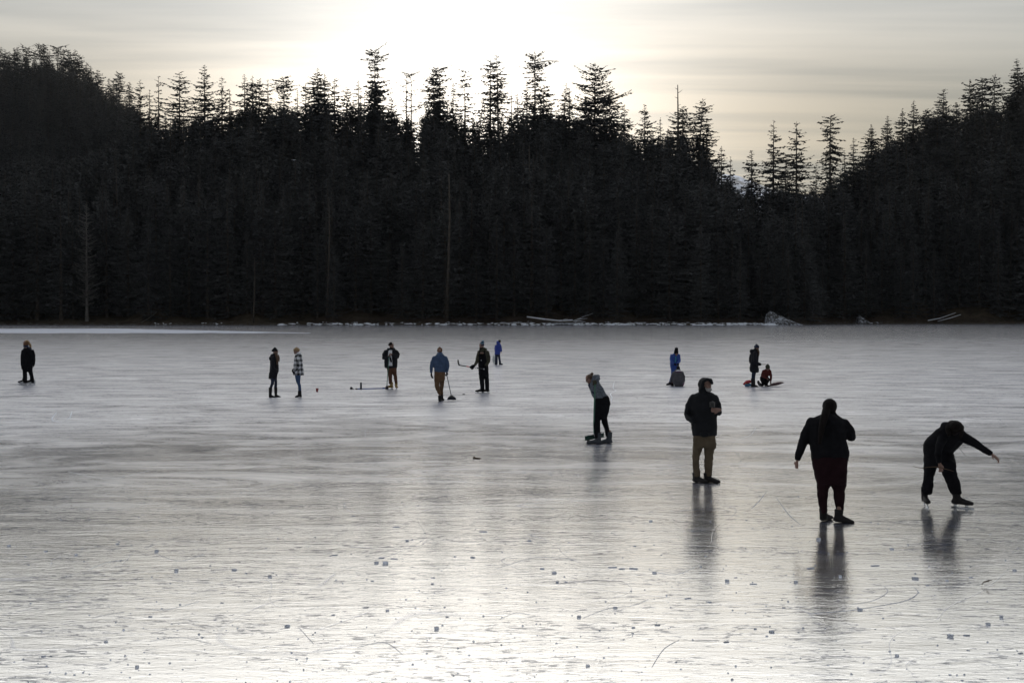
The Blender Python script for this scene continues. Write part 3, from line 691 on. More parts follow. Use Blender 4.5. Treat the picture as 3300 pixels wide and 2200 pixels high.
        for i, (o, ln) in enumerate(((.033, .070), (.012, .080), (-.010, .074), (-.031, .058))):
            p = w_ + (D * .088 + S * o) * f; d = (D + S * o * spread * 12).normalized(); pts = [(p - D * .02 * f, r)]
            a = 0.0
            for q in (0.42, 0.32, 0.26):
                a += curl * (0.75 if q > .4 else 1.0); v = d * math.cos(a) + N * math.sin(a)
                p = p + v * ln * f * q; pts.append((p, r * (1 - .12 * (0.42 - q) * 8)))
            s.tube_m(pts)
        p = w_ + (D * .025 + S * .030) * f; v = (D * .55 + S * .75 + N * .25).normalized(); v2 = (D * .9 + S * .35 + N * .45 * (0.5 + curl)).normalized()
        s.tube_m([(p, r * 1.25), (p + v * .035 * f, r * 1.15), (p + v * .035 * f + v2 * .032 * f, r)])
        return s

class Fig:
    """a person seen in a magnified cut-out: (x0, y0) its corner in the photo, zs photo pixels per cut-out pixel, base the ground point"""
    def __init__(s, zoom, base, label=None, cat='person', make_body=True, vox=0.013, name='person', group=None):
        s.x0, s.y0, s.zs = zoom; s.bx, s.by = base
        u, v = s.x0 + s.bx * s.zs, s.y0 + s.by * s.zs
        g_ = ground(u, v); s.loc = g_; s.d = g_.y; s.k = s.zs * s.d / F * math.sqrt(1 + (g_.x / g_.y) ** 2)
        s.rz = -math.atan2(g_.x, g_.y); s.body = None; s.parts = []
        if label:
            s.root = empty(name, g_, s.rz); tag(s.root, label, cat, group)
            if make_body: s.body = Part(s, 'body', M_SKIN, vox, 0.0, 2)
    def pt(s, X, Y, dy=0.0):
        z = (s.by - Y) * s.k
        z = z - dy * (CAM_H - z) / s.d
        return Vector(((X - s.bx) * s.k, dy, z))
    def world(s, X, Y, dy=0.0): return s.loc + Matrix.Rotation(s.rz, 3, 'Z') @ s.pt(X, Y, dy)
    def part(s, name, m, **kw): return Part(s, name, m, **kw)
    def head(s, X, ytop, ychin, yaw, dy=0.0, pitch=0.0, neck=None, ears=True, nose=True):
        """X of the head's middle; yaw 0 looks at the camera, 90 to the right, 180 away; pitch > 0 looks down"""
        H = (ychin - ytop) * s.k; c = s.pt(X, ychin, dy); b = s.body
        M = Matrix.Rotation(math.radians(yaw), 3, 'Z') @ Matrix.Rotation(math.radians(pitch), 3, 'X')
        s.hM, s.hc, s.hH = M, c, H
        Q = lambda x, y, z: c + M @ (Vector((x, -y, z - 0.5)) * H) + Vector((0, 0, 0.5 * H))
        s.Q = Q
        def B(p, x, y, z, a, bb, h): p.ball_m(Q(x, y, z), a * H, bb * H, h * H, M)
        B(b, 0, -.06, .62, .335, .42, .385); B(b, 0, .12, .36, .265, .265, .33); B(b, 0, .26, .09, .12, .10, .09)
        B(b, 0, .335, .24, .11, .05, .045); B(b, 0, .26, .60, .24, .12, .06)
        if nose: b.tube_m([(Q(0, .33, .56), .035 * H), (Q(0, .43, .42), .055 * H), (Q(0, .40, .37), .05 * H)])
        if ears:
            for e in (-1, 1): B(b, e * .325, -.03, .46, .045, .09, .13)
        nk = neck or (X, ychin + (ychin - ytop) * .45, dy + 0.02)
        b.tube_m([(Q(0, -.10, .35), .21 * H), (s.pt(*nk), .24 * H)], k=10)
        for e in (-1, 1):
            ey = Part(s, 'eye', M_EYE, 0.006, 0, 1); ey.ball_m(Q(e * .125, .325, .50), .05 * H, .04 * H, .03 * H, M)
    def cap(s, name, m, z0=.52, grow=1.1, vox=0.012, top=1.0, back=0.0, wr=0.003, front=.0):
        """a hat or short hair over the skull, ending at height z0 (head units)"""
        p = Part(s, name, m, vox, wr, 3); H, Q, M = s.hH, s.Q, s.hM
        rg = []
        for z, f in ((z0, 1.0), (z0 + .14, 1.04), (.72, 1.0), (.84, .86), (.95, .58), (1.0 * top, .30)):
            w_ = .345 * f * grow * H; l_ = .43 * f * grow * H
            rg.append((Q(0, -.05 - back * (1 - (z - z0)) + front, z), M @ Vector((w_, 0, 0)), M @ Vector((0, l_, 0))))
        p.loft(rg, flat=(True, False)); return p
    def beard(s, m, n=1.0):
        p = Part(s, 'beard', m, 0.010, 0.004, 2); H, Q, M = s.hH, s.Q, s.hM
        p.ball_m(Q(0, .20, .12), .25 * H * n, .22 * H * n, .19 * H * n, M); p.ball_m(Q(0, .06, .26), .29 * H, .20 * H, .17 * H, M); return p
    def boot(s, X, Y, dy, yaw, m, L=0.29, shaft=0.16, r=0.052, name='boot', lift=0.0, tip=0.0, skate=None, vox=0.011, W=0.048, heel=False):
        """boot whose ankle stands over (X, Y) with the toe turned to yaw (0 camera, 90 right); skate: blade material"""
        up = 0.055 if skate else 0.0
        p = Part(s, name, m, vox, 0.002, 2, floor=not skate and lift == 0 and tip == 0)
        a = s.pt(X, Y, dy); a = Vector((a.x, a.y, up + lift))
        M = Matrix.Rotation(math.radians(yaw), 3, 'Z') @ Matrix.Rotation(math.radians(tip), 3, 'X')
        T = lambda x, y, z: a + M @ Vector((x, -y, z))
        X_ = M @ Vector((1, 0, 0)); Z_ = M @ Vector((0, 0, 1))
        rg = []
        for y, wd, h, c in ((-.075, .7, .040, .045), (-.05, .95, .050, .05), (.02, .9, .058, .06), (.09, 1.0, .045, .045), (.15, 1.05, .036, .036), (.195, .85, .030, .030)):
            f = L / 0.29; rg.append((T(0, y * f, c), X_ * W * wd * f, Z_ * h))
        p.loft(rg, k=12)
        p.loft([(T(0, -.02, .04), X_ * r * .95, (M @ Vector((0, 1, 0))) * r * 1.1), (T(0, -.025, .11), X_ * r * .95, (M @ Vector((0, 1, 0))) * r * 1.05), (T(0, -.03, shaft), X_ * r * 1.08, (M @ Vector((0, 1, 0))) * r * 1.15)], k=12, flat=(False, True))
        if s.body: s.body.loft([(T(0, -.02, .05), X_ * r * .6, (M @ Vector((0, 1, 0))) * r * .6), (T(0, -.03, shaft + .02), X_ * r * .6, (M @ Vector((0, 1, 0))) * r * .6)], k=8)
        if skate:
            b = Part(s, 'skate_blade', M_STEEL, 0, 0, 0); f = L / 0.29
            def bar(y0, y1, z0, z1, hw):
                c = [T(x, y, z) for y in (y0, y1) for z in (z0, z1) for x in (-hw, hw)]
                b.add(c, [(0, 1, 3, 2), (4, 6, 7, 5), (0, 4, 5, 1), (2, 3, 7, 6), (0, 2, 6, 4), (1, 5, 7, 3)])
            bar(-.10 * f, .22 * f, -up, -up + .022, .004); bar(-.06 * f, -.02 * f, -up + .02, .012, .009); bar(.10 * f, .14 * f, -up + .02, .012, .009)
            b.m = skate
        return p

def bake_people():
    dg_parts = []; made = {}
    UNDER = {'skate_blade': 'skate', 'hat_stripe': 'hat', 'pompom': 'hat', 'hat_band': 'hat', 'collar_stripe': 'collar', 'zip': 'snowsuit', 'drawstring': 'jacket', 'strap': 'overalls', 'buckle': 'overalls', 'patch': 'overalls', 'eye': 'body'}
    for p in BAKE:
        if not p.V: continue
        me = mesh_np(p.name, p.V, p.F)
        bm = bmesh.new(); bm.from_mesh(me); bmesh.ops.recalc_face_normals(bm, faces=bm.faces); bm.to_mesh(me); bm.free()
        up = made.get((id(p.f), UNDER.get(p.name)))
        o = link(p.name, me, p.m, up or p.f.root); made[(id(p.f), p.name)] = o
        if p.vox:
            r_ = o.modifiers.new('r', 'REMESH'); r_.mode = 'VOXEL'; r_.voxel_size = p.vox; r_.use_smooth_shade = True
            if p.sm: q = o.modifiers.new('s', 'SMOOTH'); q.iterations = p.sm; q.factor = 0.5
        if p.label: o['label'] = p.label
        dg_parts.append((o, p))
    dg = bpy.context.evaluated_depsgraph_get()
    for o, p in dg_parts:
        if not p.vox: continue
        me = bpy.data.meshes.new_from_object(o.evaluated_get(dg)); old = o.data; o.modifiers.clear(); o.data = me; bpy.data.meshes.remove(old); me.name = p.name
        n = len(me.vertices); co = np.empty(n * 3, np.float32); me.vertices.foreach_get('co', co); co = co.reshape(-1, 3)
        if p.wr:
            no = np.empty(n * 3, np.float32); me.vertices.foreach_get('normal', no); no = no.reshape(-1, 3)
            sd = len(p.V) * 0.37
            w_ = np.array([mnoise.noise(Vector((c[0] * 7 + sd, c[1] * 7, c[2] * 15))) + .5 * mnoise.noise(Vector((c[0] * 19, c[1] * 19 + sd, c[2] * 34))) for c in co.astype(float)])
            co += no * (w_ * p.wr)[:, None].astype(np.float32)
        if p.floor: co[:, 2] = np.maximum(co[:, 2], 0.001)
        me.vertices.foreach_set('co', co.ravel()); me.update()
        if not me.materials: me.materials.append(p.m)
        me.polygons.foreach_set('use_smooth', np.ones(len(me.polygons), bool))
    BAKE.clear()

# ---- heavy-set person seen from behind
f = Fig((2540, 1270, .2743), (520, 1500), 'person from behind in dark hooded top and maroon trousers, nearest the camera')
f.part('jacket', M_BLACK).rows([(258, 400, 560), (285, 335, 600), (320, 280, 650), (365, 255, 680), (450, 250, 680), (550, 250, 672), (620, 258, 690), (680, 265, 706), (740, 272, 706), (800, 280, 692), (824, 288, 690)], depth=.72, flat=(False, True)) \
    .tube([(285, 345, 0, 58), (215, 500, 0, 60), (170, 640, -.03, 55), (130, 765, -.06, 42), (124, 800, -.07, 33)], flat=(False, True)).tube([(640, 365, 0, 62), (715, 455, .02, 60), (728, 515, .08, 58), (690, 500, .26, 50), (620, 470, .36, 42)]) \
    .ball(470, 300, -.10, 95, 45, .10)
f.body.hand(122, 805, -.07, (-.15, -.1, -1), (.5, .8, 0), L=.14, curl=.5, thumb=-1)
f.part('trousers', M_MAROON, wrinkle=.008).rows([(765, 278, 700), (830, 284, 690), (900, 298, 688), (1000, 322, 682), (1060, 342, 678)], depth=.78, flat=(False, True)) \
    .rows([(1040, 338, 505), (1100, 338, 488), (1130, 339, 474), (1200, 345, 468), (1280, 360, 466), (1335, 370, 466), (1365, 386, 458), (1405, 392, 450)], depth=.9, flat=(False, True)) \
    .rows([(1040, 508, 680), (1100, 512, 670), (1130, 526, 663), (1200, 529, 661), (1280, 540, 655), (1350, 556, 648), (1410, 562, 650)], depth=.9, dy=.03, flat=(False, True))
f.boot(428, 1475, 0.10, 150, M_LEATHER, name='shoe', L=.27, shaft=.18, r=.056, W=.056); f.boot(600, 1490, -.02, 80, M_LEATHER, name='shoe', L=.27, shaft=.18, r=.056, W=.05, tip=6)
f.head(492, 88, 272, 125, dy=.02, neck=(480, 330, 0))
f.part('hair', M_HAIR_D, vox=.012, wrinkle=.004).ball(484, 168, -.02, 86, 90, .125).tube([(450, 215, -.10, 52), (425, 300, -.19, 44), (395, 430, -.235, 36), (372, 600, -.24, 22)], core=False)

# ---- hooded bearded man with a camera
f = Fig((2180, 1200, .2425), (370, 1462), 'grey-bearded person in hooded black parka and khaki trousers, holding a camera', vox=.011)
f.part('jacket', M_PARKA, wrinkle=.008).rows([(258, 300, 440), (290, 240, 500), (330, 200, 528), (400, 190, 538), (480, 192, 540), (560, 196, 536), (640, 190, 537), (720, 193, 540), (790, 202, 540), (832, 207, 532), (846, 210, 522)], depth=.60, flat=(False, True)) \
    .tube([(225, 330, 0, 48), (165, 450, .02, 48), (138, 560, .03, 42), (160, 610, -.06, 40), (215, 650, -.16, 36)]).tube([(505, 335, 0, 46), (550, 440, .02, 42), (558, 545, -.03, 42), (548, 515, -.18, 34), (536, 500, -.22, 31)]) \
    .rows([(810, 300, 440, -.16, .03), (846, 320, 430, -.14, .03)], core=False)
f.part('hood', M_PARKA, vox=.011).ball(372, 165, .05, 92, 92, .14).tube([(322, 260, .0, 32), (335, 190, -.10, 26), (352, 128, -.15, 24), (400, 98, -.165, 24), (448, 108, -.14, 26), (468, 150, -.09, 22)], core=False).rows([(225, 288, 440, .03, .11), (285, 300, 440, .02, .12)], core=False)
f.head(408, 98, 250, 38, dy=-.045, neck=(380, 300, .02))
f.beard(M_BEARD_G, 1.1)
f.body.hand(562, 500, -.24, (-1, -.25, -.05), (-.2, 1, .3), L=.19, curl=.75, thumb=1, r=.0105)
f.part('trousers', M_KHAKI, wrinkle=.010).rows([(810, 218, 515), (880, 216, 516), (950, 218, 518), (995, 220, 515)], depth=.58, flat=(False, True)) \
    .rows([(960, 217, 360), (1050, 216, 336), (1100, 211, 314), (1200, 211, 302), (1300, 215, 313), (1340, 222, 316), (1388, 230, 320)], depth=.9, flat=(False, True)) \
    .rows([(960, 366, 516), (1030, 366, 500), (1100, 368, 488), (1150, 366, 490), (1250, 366, 481), (1330, 372, 472), (1375, 378, 470)], depth=.9, dy=.02, flat=(False, True)) \
    .rows([(890, 222, 300, -.07, .05), (1030, 224, 300, -.07, .05)], core=False, flat=(True, True)).rows([(895, 470, 524, -.01, .06), (1010, 475, 522, -.01, .06)], core=False, flat=(True, True))
f.boot(278, 1462, .0, 50, M_LEATHER, L=.29, shaft=.17, r=.062, W=.054); f.boot(428, 1462, .02, 58, M_LEATHER, L=.30, shaft=.17, r=.064, W=.055)
FIG_HOOD = f

# ---- bending skater
f = Fig((2940, 1340, .2041), (440, 1440), 'person on skates in black bending far forward with one arm stretched out', vox=.009)
f.part('jacket', M_BLACK).rows([(225, 430, 700, -.16, .16), (265, 375, 780, -.14, .19), (320, 315, 790, -.08, .22), (400, 235, 800, .0, .24), (460, 195, 765, .05, .24), (520, 178, 715, .08, .23), (580, 182, 655, .10, .21), (640, 186, 612, .11, .19)], flat=(False, True)) \
    .tube([(730, 345, -.14, 86), (820, 398, -.14, 76), (930, 455, -.15, 66), (1060, 545, -.16, 54), (1150, 600, -.16, 44), (1172, 614, -.16, 38)], flat=(False, True)).tube([(480, 360, -.2, 80), (420, 520, -.38, 60), (405, 660, -.44, 50), (425, 770, -.42, 40)], flat=(False, True)).ball(515, 215, -.08, 45, 50, .06)
f.body.hand(1165, 610, -.16, (.75, -.1, -.55), (-.45, .3, -.85), L=.19, curl=.35, thumb=-1, spread=.2)
f.body.hand(430, 785, -.42, (.25, -.2, -1), (-.6, .8, .1), L=.17, curl=.8)
f.part('trousers', M_BLACK, wrinkle=.012).rows([(560, 184, 625, .1, .2), (640, 187, 640, .1, .2), (720, 191, 660, .08, .19), (800, 193, 668, .06, .17), (835, 195, 668, .05, .15)], flat=(False, True)) \
    .rows([(780, 193, 395), (900, 193, 374), (1000, 190, 350), (1060, 181, 342), (1130, 160, 340), (1190, 156, 336), (1230, 185, 330), (1262, 205, 290)], depth=.85, dy=.05, flat=(False, True)) \
    .rows([(780, 400, 668), (870, 432, 672), (950, 470, 690), (1040, 512, 722), (1100, 540, 742), (1180, 566, 748), (1215, 588, 748), (1245, 612, 722), (1262, 632, 716)], depth=.8, dy=-.02, flat=(False, True))
f.head(640, 150, 340, 20, dy=-.28, pitch=62, neck=(600, 290, -.15), ears=False)
f.cap('hair', M_HAIR_D, .20, 1.22, top=1.12)
f.part('hair', M_HAIR_D, vox=.011, wrinkle=.005).ball(650, 215, -.27, 112, 96, .14).tube([(560, 190, -.26, 50), (540, 260, -.34, 44), (560, 340, -.40, 28)], core=False).tube([(735, 215, -.26, 40), (742, 300, -.36, 34), (715, 380, -.40, 20)], core=False).ball(600, 150, -.22, 55, 30, .08)
f.part('drawstring', M_CHAR, vox=.004, wrinkle=0).tube([(700, 520, -.25, 4), (745, 585, -.3, 4), (806, 662, -.3, 4)], core=False)
f.boot(218, 1445, .05, 15, M_LEATHER, L=.28, shaft=.24, r=.052, name='skate', skate=M_STEEL); f.boot(700, 1430, -.02, 72, M_LEATHER, L=.31, shaft=.20, r=.056, name='skate', skate=M_STEEL)
FIG_BEND = f

# ---- stooping person with a snow pusher
f = Fig((1860, 1180, .1722), (430, 1448), 'stooping person with hair in a bun, grey-blue knitted sweater and black trousers')
f.part('sweater', M_KNIT, wrinkle=.008).rows([(185, 275, 400, -.02), (225, 238, 408, -.02), (270, 232, 410), (330, 236, 430), (390, 240, 478), (450, 243, 515), (510, 258, 545), (560, 280, 575), (596, 305, 594), (606, 335, 598)], depth=.75, flat=(False, True)) \
    .tube([(340, 205, -.08, 50), (385, 195, -.20, 46), (395, 225, -.30, 44), (355, 275, -.36, 38)])
f.part('sleeve', M_NAVY, wrinkle=.004).tube([(280, 300, .14, 42), (225, 350, .18, 34), (260, 430, .05, 30), (310, 500, -.1, 28)])
f.part('glove', M_OLIVE, vox=.010, wrinkle=.003).ball(330, 300, -.37, 44, 50, .055).tube([(322, 330, -.37, 36), (335, 360, -.37, 24)], core=False)
f.part('trousers', M_BLACK).rows([(585, 335, 598), (640, 320, 617), (700, 315, 624), (760, 311, 614), (850, 306, 594), (920, 308, 572), (990, 310, 556)], depth=.78, flat=(False, True)) \
    .rows([(930, 308, 450), (1060, 308, 432), (1150, 312, 434), (1250, 320, 438), (1345, 330, 430)], depth=.95, dy=-.05, flat=(False, True)).rows([(930, 430, 562), (1060, 462, 577), (1110, 486, 592), (1200, 514, 610), (1310, 528, 620)], depth=.95, dy=.08, flat=(False, True))
f.boot(372, 1448, -.05, -86, M_RUBBER, L=.33, shaft=.26, r=.062); f.boot(578, 1435, .08, -84, M_RUBBER, L=.30, shaft=.26, r=.062)
f.head(222, 150, 318, -92, dy=-.02, pitch=24, neck=(295, 270, 0))
f.part('hair', M_HAIR_B, vox=.011, wrinkle=.004).ball(232, 205, -.01, 62, 60, .10).ball(278, 140, 0, 30, 30, .05).tube([(190, 235, -.06, 14), (174, 275, -.07, 9), (168, 320, -.07, 6)], core=False).tube([(255, 160, 0, 26), (275, 148, 0, 22)], core=False)
FIG_PUSH = f

# ---- pair standing together: beanie and long hair
f = Fig((840, 1100, .12757), (300, 1412), 'person in black beanie, long dark coat and tall boots, facing right', vox=.015)
f.part('coat', M_COAT).rows([(335, 300, 405), (370, 262, 428), (430, 240, 440), (500, 240, 445), (600, 240, 454), (700, 233, 460), (765, 225, 452), (850, 207, 425), (900, 201, 422), (952, 200, 400)], depth=.82, flat=(False, True)) \
    .tube([(325, 420, -.16, 52), (305, 560, -.22, 48), (310, 680, -.22, 44), (380, 745, -.2, 38), (430, 755, -.12, 32)]).ball(255, 440, .02, 44, 52, .13).tube([(265, 390, 0, 28), (300, 350, 0, 34)])
f.part('trousers', M_NAVY).rows([(900, 245, 400), (960, 245, 395)], depth=.7).rows([(930, 245, 350), (1030, 262, 344), (1080, 255, 338), (1120, 236, 312), (1175, 222, 296)], depth=.9, dy=-.06).rows([(930, 342, 415), (1050, 347, 418), (1170, 336, 414)], depth=.95, dy=.08)
f.part('boot', M_LEATHER, vox=.011, wrinkle=.002, floor=True).rows([(1163, 203, 297), (1250, 206, 290), (1330, 208, 284), (1370, 206, 292), (1400, 206, 300)], dy=-.06, depth=.9, flat=(True, False)).tube([(240, 1385, -.06, 32), (310, 1392, -.06, 28), (372, 1402, -.06, 16)])
f.part('boot', M_LEATHER, vox=.011, wrinkle=.002, floor=True).rows([(1160, 336, 422), (1260, 340, 420), (1340, 348, 418), (1390, 346, 424)], dy=.08, depth=.9, flat=(True, False)).tube([(380, 1378, .08, 32), (440, 1386, .08, 27), (494, 1398, .08, 16)])
f.head(378, 190, 348, 84, dy=-.0, neck=(340, 400, 0))
f.cap('hat', M_BLACK, .50, 1.14, top=1.10, back=.10)
f.part('hair', M_HAIR_B, vox=.012, wrinkle=.006).tube([(385, 310, -.10, 34), (415, 400, -.17, 38), (425, 500, -.21, 32), (412, 590, -.22, 14)], core=False).tube([(440, 360, -.04, 24), (464, 430, -.06, 22), (466, 530, -.08, 10)], core=False)
# plaid jacket
f = Fig((840, 1100, .12757), (960, 1410), 'short-haired person in black and white plaid jacket and jeans, facing left', vox=.015)
f.part('jacket', M_PLAID).rows([(335, 905, 1030), (365, 872, 1046), (420, 852, 1056), (500, 842, 1062), (600, 832, 1072), (680, 826, 1080), (760, 820, 1090), (830, 818, 1098), (856, 822, 1088)], depth=.78, flat=(False, True)) \
    .tube([(965, 400, -.15, 56), (985, 540, -.22, 56), (975, 640, -.23, 54), (905, 705, -.20, 48), (855, 735, -.14, 40)])
f.part('glove', M_BLACK, vox=.012, wrinkle=.003).ball(830, 745, -.1, 40, 52, .06).tube([(840, 760, -.1, 34), (850, 810, -.1, 26)], core=False)
f.part('hood', M_WHITE, vox=.012).tube([(895, 345, -.10, 16), (950, 300, -.11, 24), (1005, 320, -.05, 30), (1018, 335, .05, 28), (960, 310, .10, 24)], core=False)
for q in (-.07, .08):
    f.part('jeans_leg' if False else 'jeans', M_DENIM).rows([(800, 868, 1018), (900, 872, 1012), (1000, 890, 1003), (1060, 910, 1006), (1100, 934, 1018), (1180, 944, 1028), (1260, 952, 1028)], depth=.62, dy=q)
    f.part('boot', M_LEATHER, vox=.011, wrinkle=.002, floor=True).rows([(1240, 944, 1030), (1320, 936, 1032), (1370, 950, 1040), (1404, 985, 1042)], dy=q, depth=.8, flat=(True, True)).tube([(990, 1365, q, 30), (930, 1380, q, 28), (875, 1394, q, 18)])
f.head(908, 168, 336, -86, neck=(950, 390, 0))
f.cap('hair', M_HAIR_F, .50, 1.10, top=1.02, front=.02)

# ---- bearded man leaning on a broom, on skates
f = Fig((1100, 1080, .12753), (1270, 1365), 'bearded person in open dark jacket over white shirt, leaning on a green broom', vox=.011)
f.part('jacket', M_CHAR, wrinkle=.009).rows([(335, 1195, 1345), (370, 1130, 1385), (420, 1105, 1415), (500, 1090, 1425), (600, 1088, 1424), (700, 1084, 1420), (780, 1087, 1420), (832, 1102, 1408)], depth=.55, flat=(False, True)) \
    .tube([(1125, 415, 0, 52), (1078, 500, -.03, 52), (1078, 575, -.10, 48), (1140, 580, -.24, 42), (1190, 550, -.30, 34)]).tube([(1385, 415, 0, 52), (1432, 490, -.03, 52), (1425, 545, -.10, 48), (1350, 515, -.24, 42), (1290, 490, -.30, 34)]).tube([(1185, 345, -.02, 26), (1200, 390, -.15, 22)], core=False).tube([(1345, 345, -.02, 26), (1310, 390, -.15, 22)], core=False)
f.part('shirt', M_WHITE, vox=.012, wrinkle=.005).rows([(378, 1195, 1290, -.13, .05), (450, 1185, 1285, -.17, .05), (560, 1185, 1282, -.19, .05), (680, 1185, 1288, -.19, .05), (772, 1180, 1296, -.18, .05)], core=False, flat=(True, True))
f.body.hand(1178, 545, -.31, (.7, -.1, .55), (.3, -.6, -.5), L=.16, curl=.8); f.body.hand(1290, 485, -.32, (-.85, -.2, .2), (0, .6, -.7), L=.16, curl=.6)
f.part('glove', M_BLACK, vox=.012, wrinkle=.003, label='black glove dangling from the hands').tube([(1235, 560, -.34, 18), (1250, 620, -.35, 26), (1262, 672, -.35, 22)], core=False)
f.part('trousers', M_RUST, wrinkle=.010).rows([(765, 1145, 1405), (870, 1150, 1400)], depth=.6).rows([(840, 1150, 1280), (950, 1162, 1286), (1020, 1176, 1286), (1100, 1190, 1285), (1210, 1200, 1282)], depth=.95).rows([(840, 1275, 1400), (980, 1300, 1400), (1035, 1320, 1410), (1100, 1326, 1415), (1200, 1345, 1420)], depth=.95, dy=.03)
f.boot(1252, 1360, 0, -75, M_TAN, L=.30, shaft=.22, r=.055, name='skate', skate=M_STEEL); f.boot(1388, 1366, .03, 8, M_TAN, L=.30, shaft=.22, r=.055, name='skate', skate=M_STEEL)
f.head(1270, 192, 352, 52, neck=(1255, 400, 0))
f.cap('hair', M_HAIR_D, .58, 1.08, top=1.06, back=.10); f.beard(M_HAIR_D, .92)
FIG_BROOM = f

# ---- walking away with a push broom
f = Fig((1360, 1080, .1467), (420, 1446), 'person from behind in slate blue hoodie and brown trousers, walking with a push broom', vox=.015)
f.part('hoodie', M_HOODIE, wrinkle=.009).rows([(400, 335, 462), (440, 300, 490), (480, 262, 522), (540, 252, 532), (650, 260, 522), (750, 265, 515), (822, 270, 510)], depth=.6, flat=(False, True)) \
    .tube([(275, 495, 0, 48), (228, 600, 0, 46), (206, 700, -.02, 40), (205, 790, -.03, 34), (206, 825, -.03, 32)], flat=(False, True)).tube([(512, 495, 0, 48), (556, 600, 0, 44), (568, 690, .02, 38), (550, 770, .04, 32), (545, 815, .04, 30)], flat=(False, True)) \
    .rows([(395, 330, 462, -.04, .10), (430, 312, 470, -.10, .10), (468, 340, 452, -.13, .06)], core=False)
f.part('glove', M_BLACK, vox=.008, wrinkle=.001).hand(208, 835, -.03, (.12, -.05, -1), (.8, .5, 0), L=.20, r=.013, curl=.35, thumb=-1)
f.part('glove', M_BLACK, vox=.008, wrinkle=.001).hand(545, 815, .04, (-.05, -.05, -1), (-.6, .8, 0), L=.18, r=.013, curl=.9)
f.part('trousers', M_BROWN, wrinkle=.010).rows([(805, 268, 512), (900, 266, 510), (985, 268, 500)], depth=.62) \
    .rows([(940, 266, 395, .0), (1100, 276, 388, -.06), (1200, 305, 408, -.14), (1260, 335, 420, -.18), (1300, 348, 422, -.20)], depth=.9, flat=(False, True)).rows([(940, 385, 505, .02), (1100, 386, 480, .08), (1200, 392, 470, .10), (1310, 402, 466, .10)], depth=.95, flat=(False, True))
f.boot(392, 1446, -.15, 172, M_LEATHER, L=.31, shaft=.20, r=.058); f.boot(436, 1432, .16, 165, M_LEATHER, L=.31, shaft=.20, r=.058)
f.head(390, 275, 415, 178, neck=(392, 440, 0))
f.part('hat', M_KNITHAT, vox=.011, wrinkle=.004).rows([(268, 372, 412), (290, 340, 442), (330, 330, 452), (366, 330, 450)], depth=.98, core=False, flat=(False, True)).ball(392, 268, 0, 20, 14)
FIG_SWEEP = f

# ---- hockey player in bib overalls
f = Fig((1360, 1080, .1467), (1350, 1274), 'bearded person in striped bobble hat and black bib overalls, holding a hockey stick', vox=.012)
f.part('jacket', M_OLIVE, wrinkle=.008).rows([(290, 1280, 1405), (335, 1245, 1430), (400, 1226, 1460), (500, 1226, 1462), (600, 1234, 1455), (690, 1232, 1455)], depth=.62) \
    .tube([(1262, 365, 0, 48), (1230, 480, -.04, 46), (1208, 575, -.10, 40), (1172, 640, -.24, 32), (1150, 668, -.28, 28)]).tube([(1430, 375, 0, 50), (1462, 480, 0, 46), (1460, 570, -.03, 42), (1420, 640, -.14, 36), (1400, 672, -.17, 30)])
f.part('hood', M_OLIVE, vox=.013).tube([(1275, 325, -.06, 24), (1300, 300, .05, 32), (1360, 295, .09, 36), (1405, 310, .04, 30), (1380, 335, -.08, 22)], core=False)
f.part('overalls', M_BLACK, wrinkle=.008).rows([(400, 1238, 1400, -.075, .10), (520, 1236, 1420, -.06, .115), (640, 1236, 1455, -.02, .15), (740, 1238, 1464, 0, .15), (850, 1241, 1464, 0, .14)], flat=(True, False)) \
    .rows([(820, 1241, 1368), (1000, 1262, 1364), (1100, 1275, 1370), (1215, 1280, 1372)], depth=.95).rows([(820, 1362, 1464), (1000, 1378, 1475), (1100, 1385, 1478), (1215, 1390, 1468)], depth=.95, dy=.05)
for x in (1262, 1372): f.part('strap', M_BLACK, vox=.010, wrinkle=0).tube([(x, 410, -.17, 12), (x + 4, 350, -.12, 12), (x + 10, 325, -.02, 12)], core=False)
for x in (1247, 1322): f.part('buckle', M_TAN, vox=.008, wrinkle=0).ball(x, 412, -.185, 7, 7, .012)
f.part('patch', M_WHITE, vox=.008, wrinkle=0).ball(1300, 548, -.185, 10, 12, .012)
f.part('glove', M_BLACK, vox=.011, wrinkle=.003).ball(1098, 700, -.32, 46, 38, .07).tube([(1135, 672, -.30, 36), (1105, 695, -.32, 42), (1070, 705, -.33, 26)], core=False).tube([(1095, 735, -.34, 22), (1130, 725, -.34, 16)], core=False)
f.part('glove', M_BLACK, vox=.011, wrinkle=.003).ball(1392, 708, -.20, 32, 42, .06).tube([(1398, 680, -.18, 30), (1385, 735, -.2, 22)], core=False)
f.boot(1300, 1272, 0, -72, M_LEATHER, L=.31, shaft=.20, r=.056, name='skate', skate=M_STEEL); f.boot(1425, 1274, .05, -70, M_LEATHER, L=.31, shaft=.20, r=.056, name='skate', skate=M_STEEL)
f.head(1308, 150, 304, -32, neck=(1330, 350, 0)); f.beard(M_HAIR_D, .95)
M_TEAL = mat('teal_blue_knit', (0.04, 0.16, 0.26), .95, .1, .3, 40, .8, 90)
f.part('hat', M_NAVY, vox=.010, wrinkle=.002).rows([(140, 1305, 1360), (165, 1275, 1368), (200, 1258, 1370), (226, 1256, 1370)], depth=1.0, core=False, flat=(False, True))
f.part('hat_stripe', M_TEAL, vox=.009, wrinkle=0).rows([(160, 1280, 1369), (178, 1266, 1372)], depth=1.02, core=False, flat=(True, True))
f.part('hat_stripe', M_WHITE, vox=.008, wrinkle=0).rows([(184, 1263, 1373), (190, 1260, 1374)], depth=1.02, core=False, flat=(True, True))
f.part('pompom', M_TEAL, vox=.010, wrinkle=.006).ball(1336, 130, 0, 26, 20)
FIG_HOCKEY = f

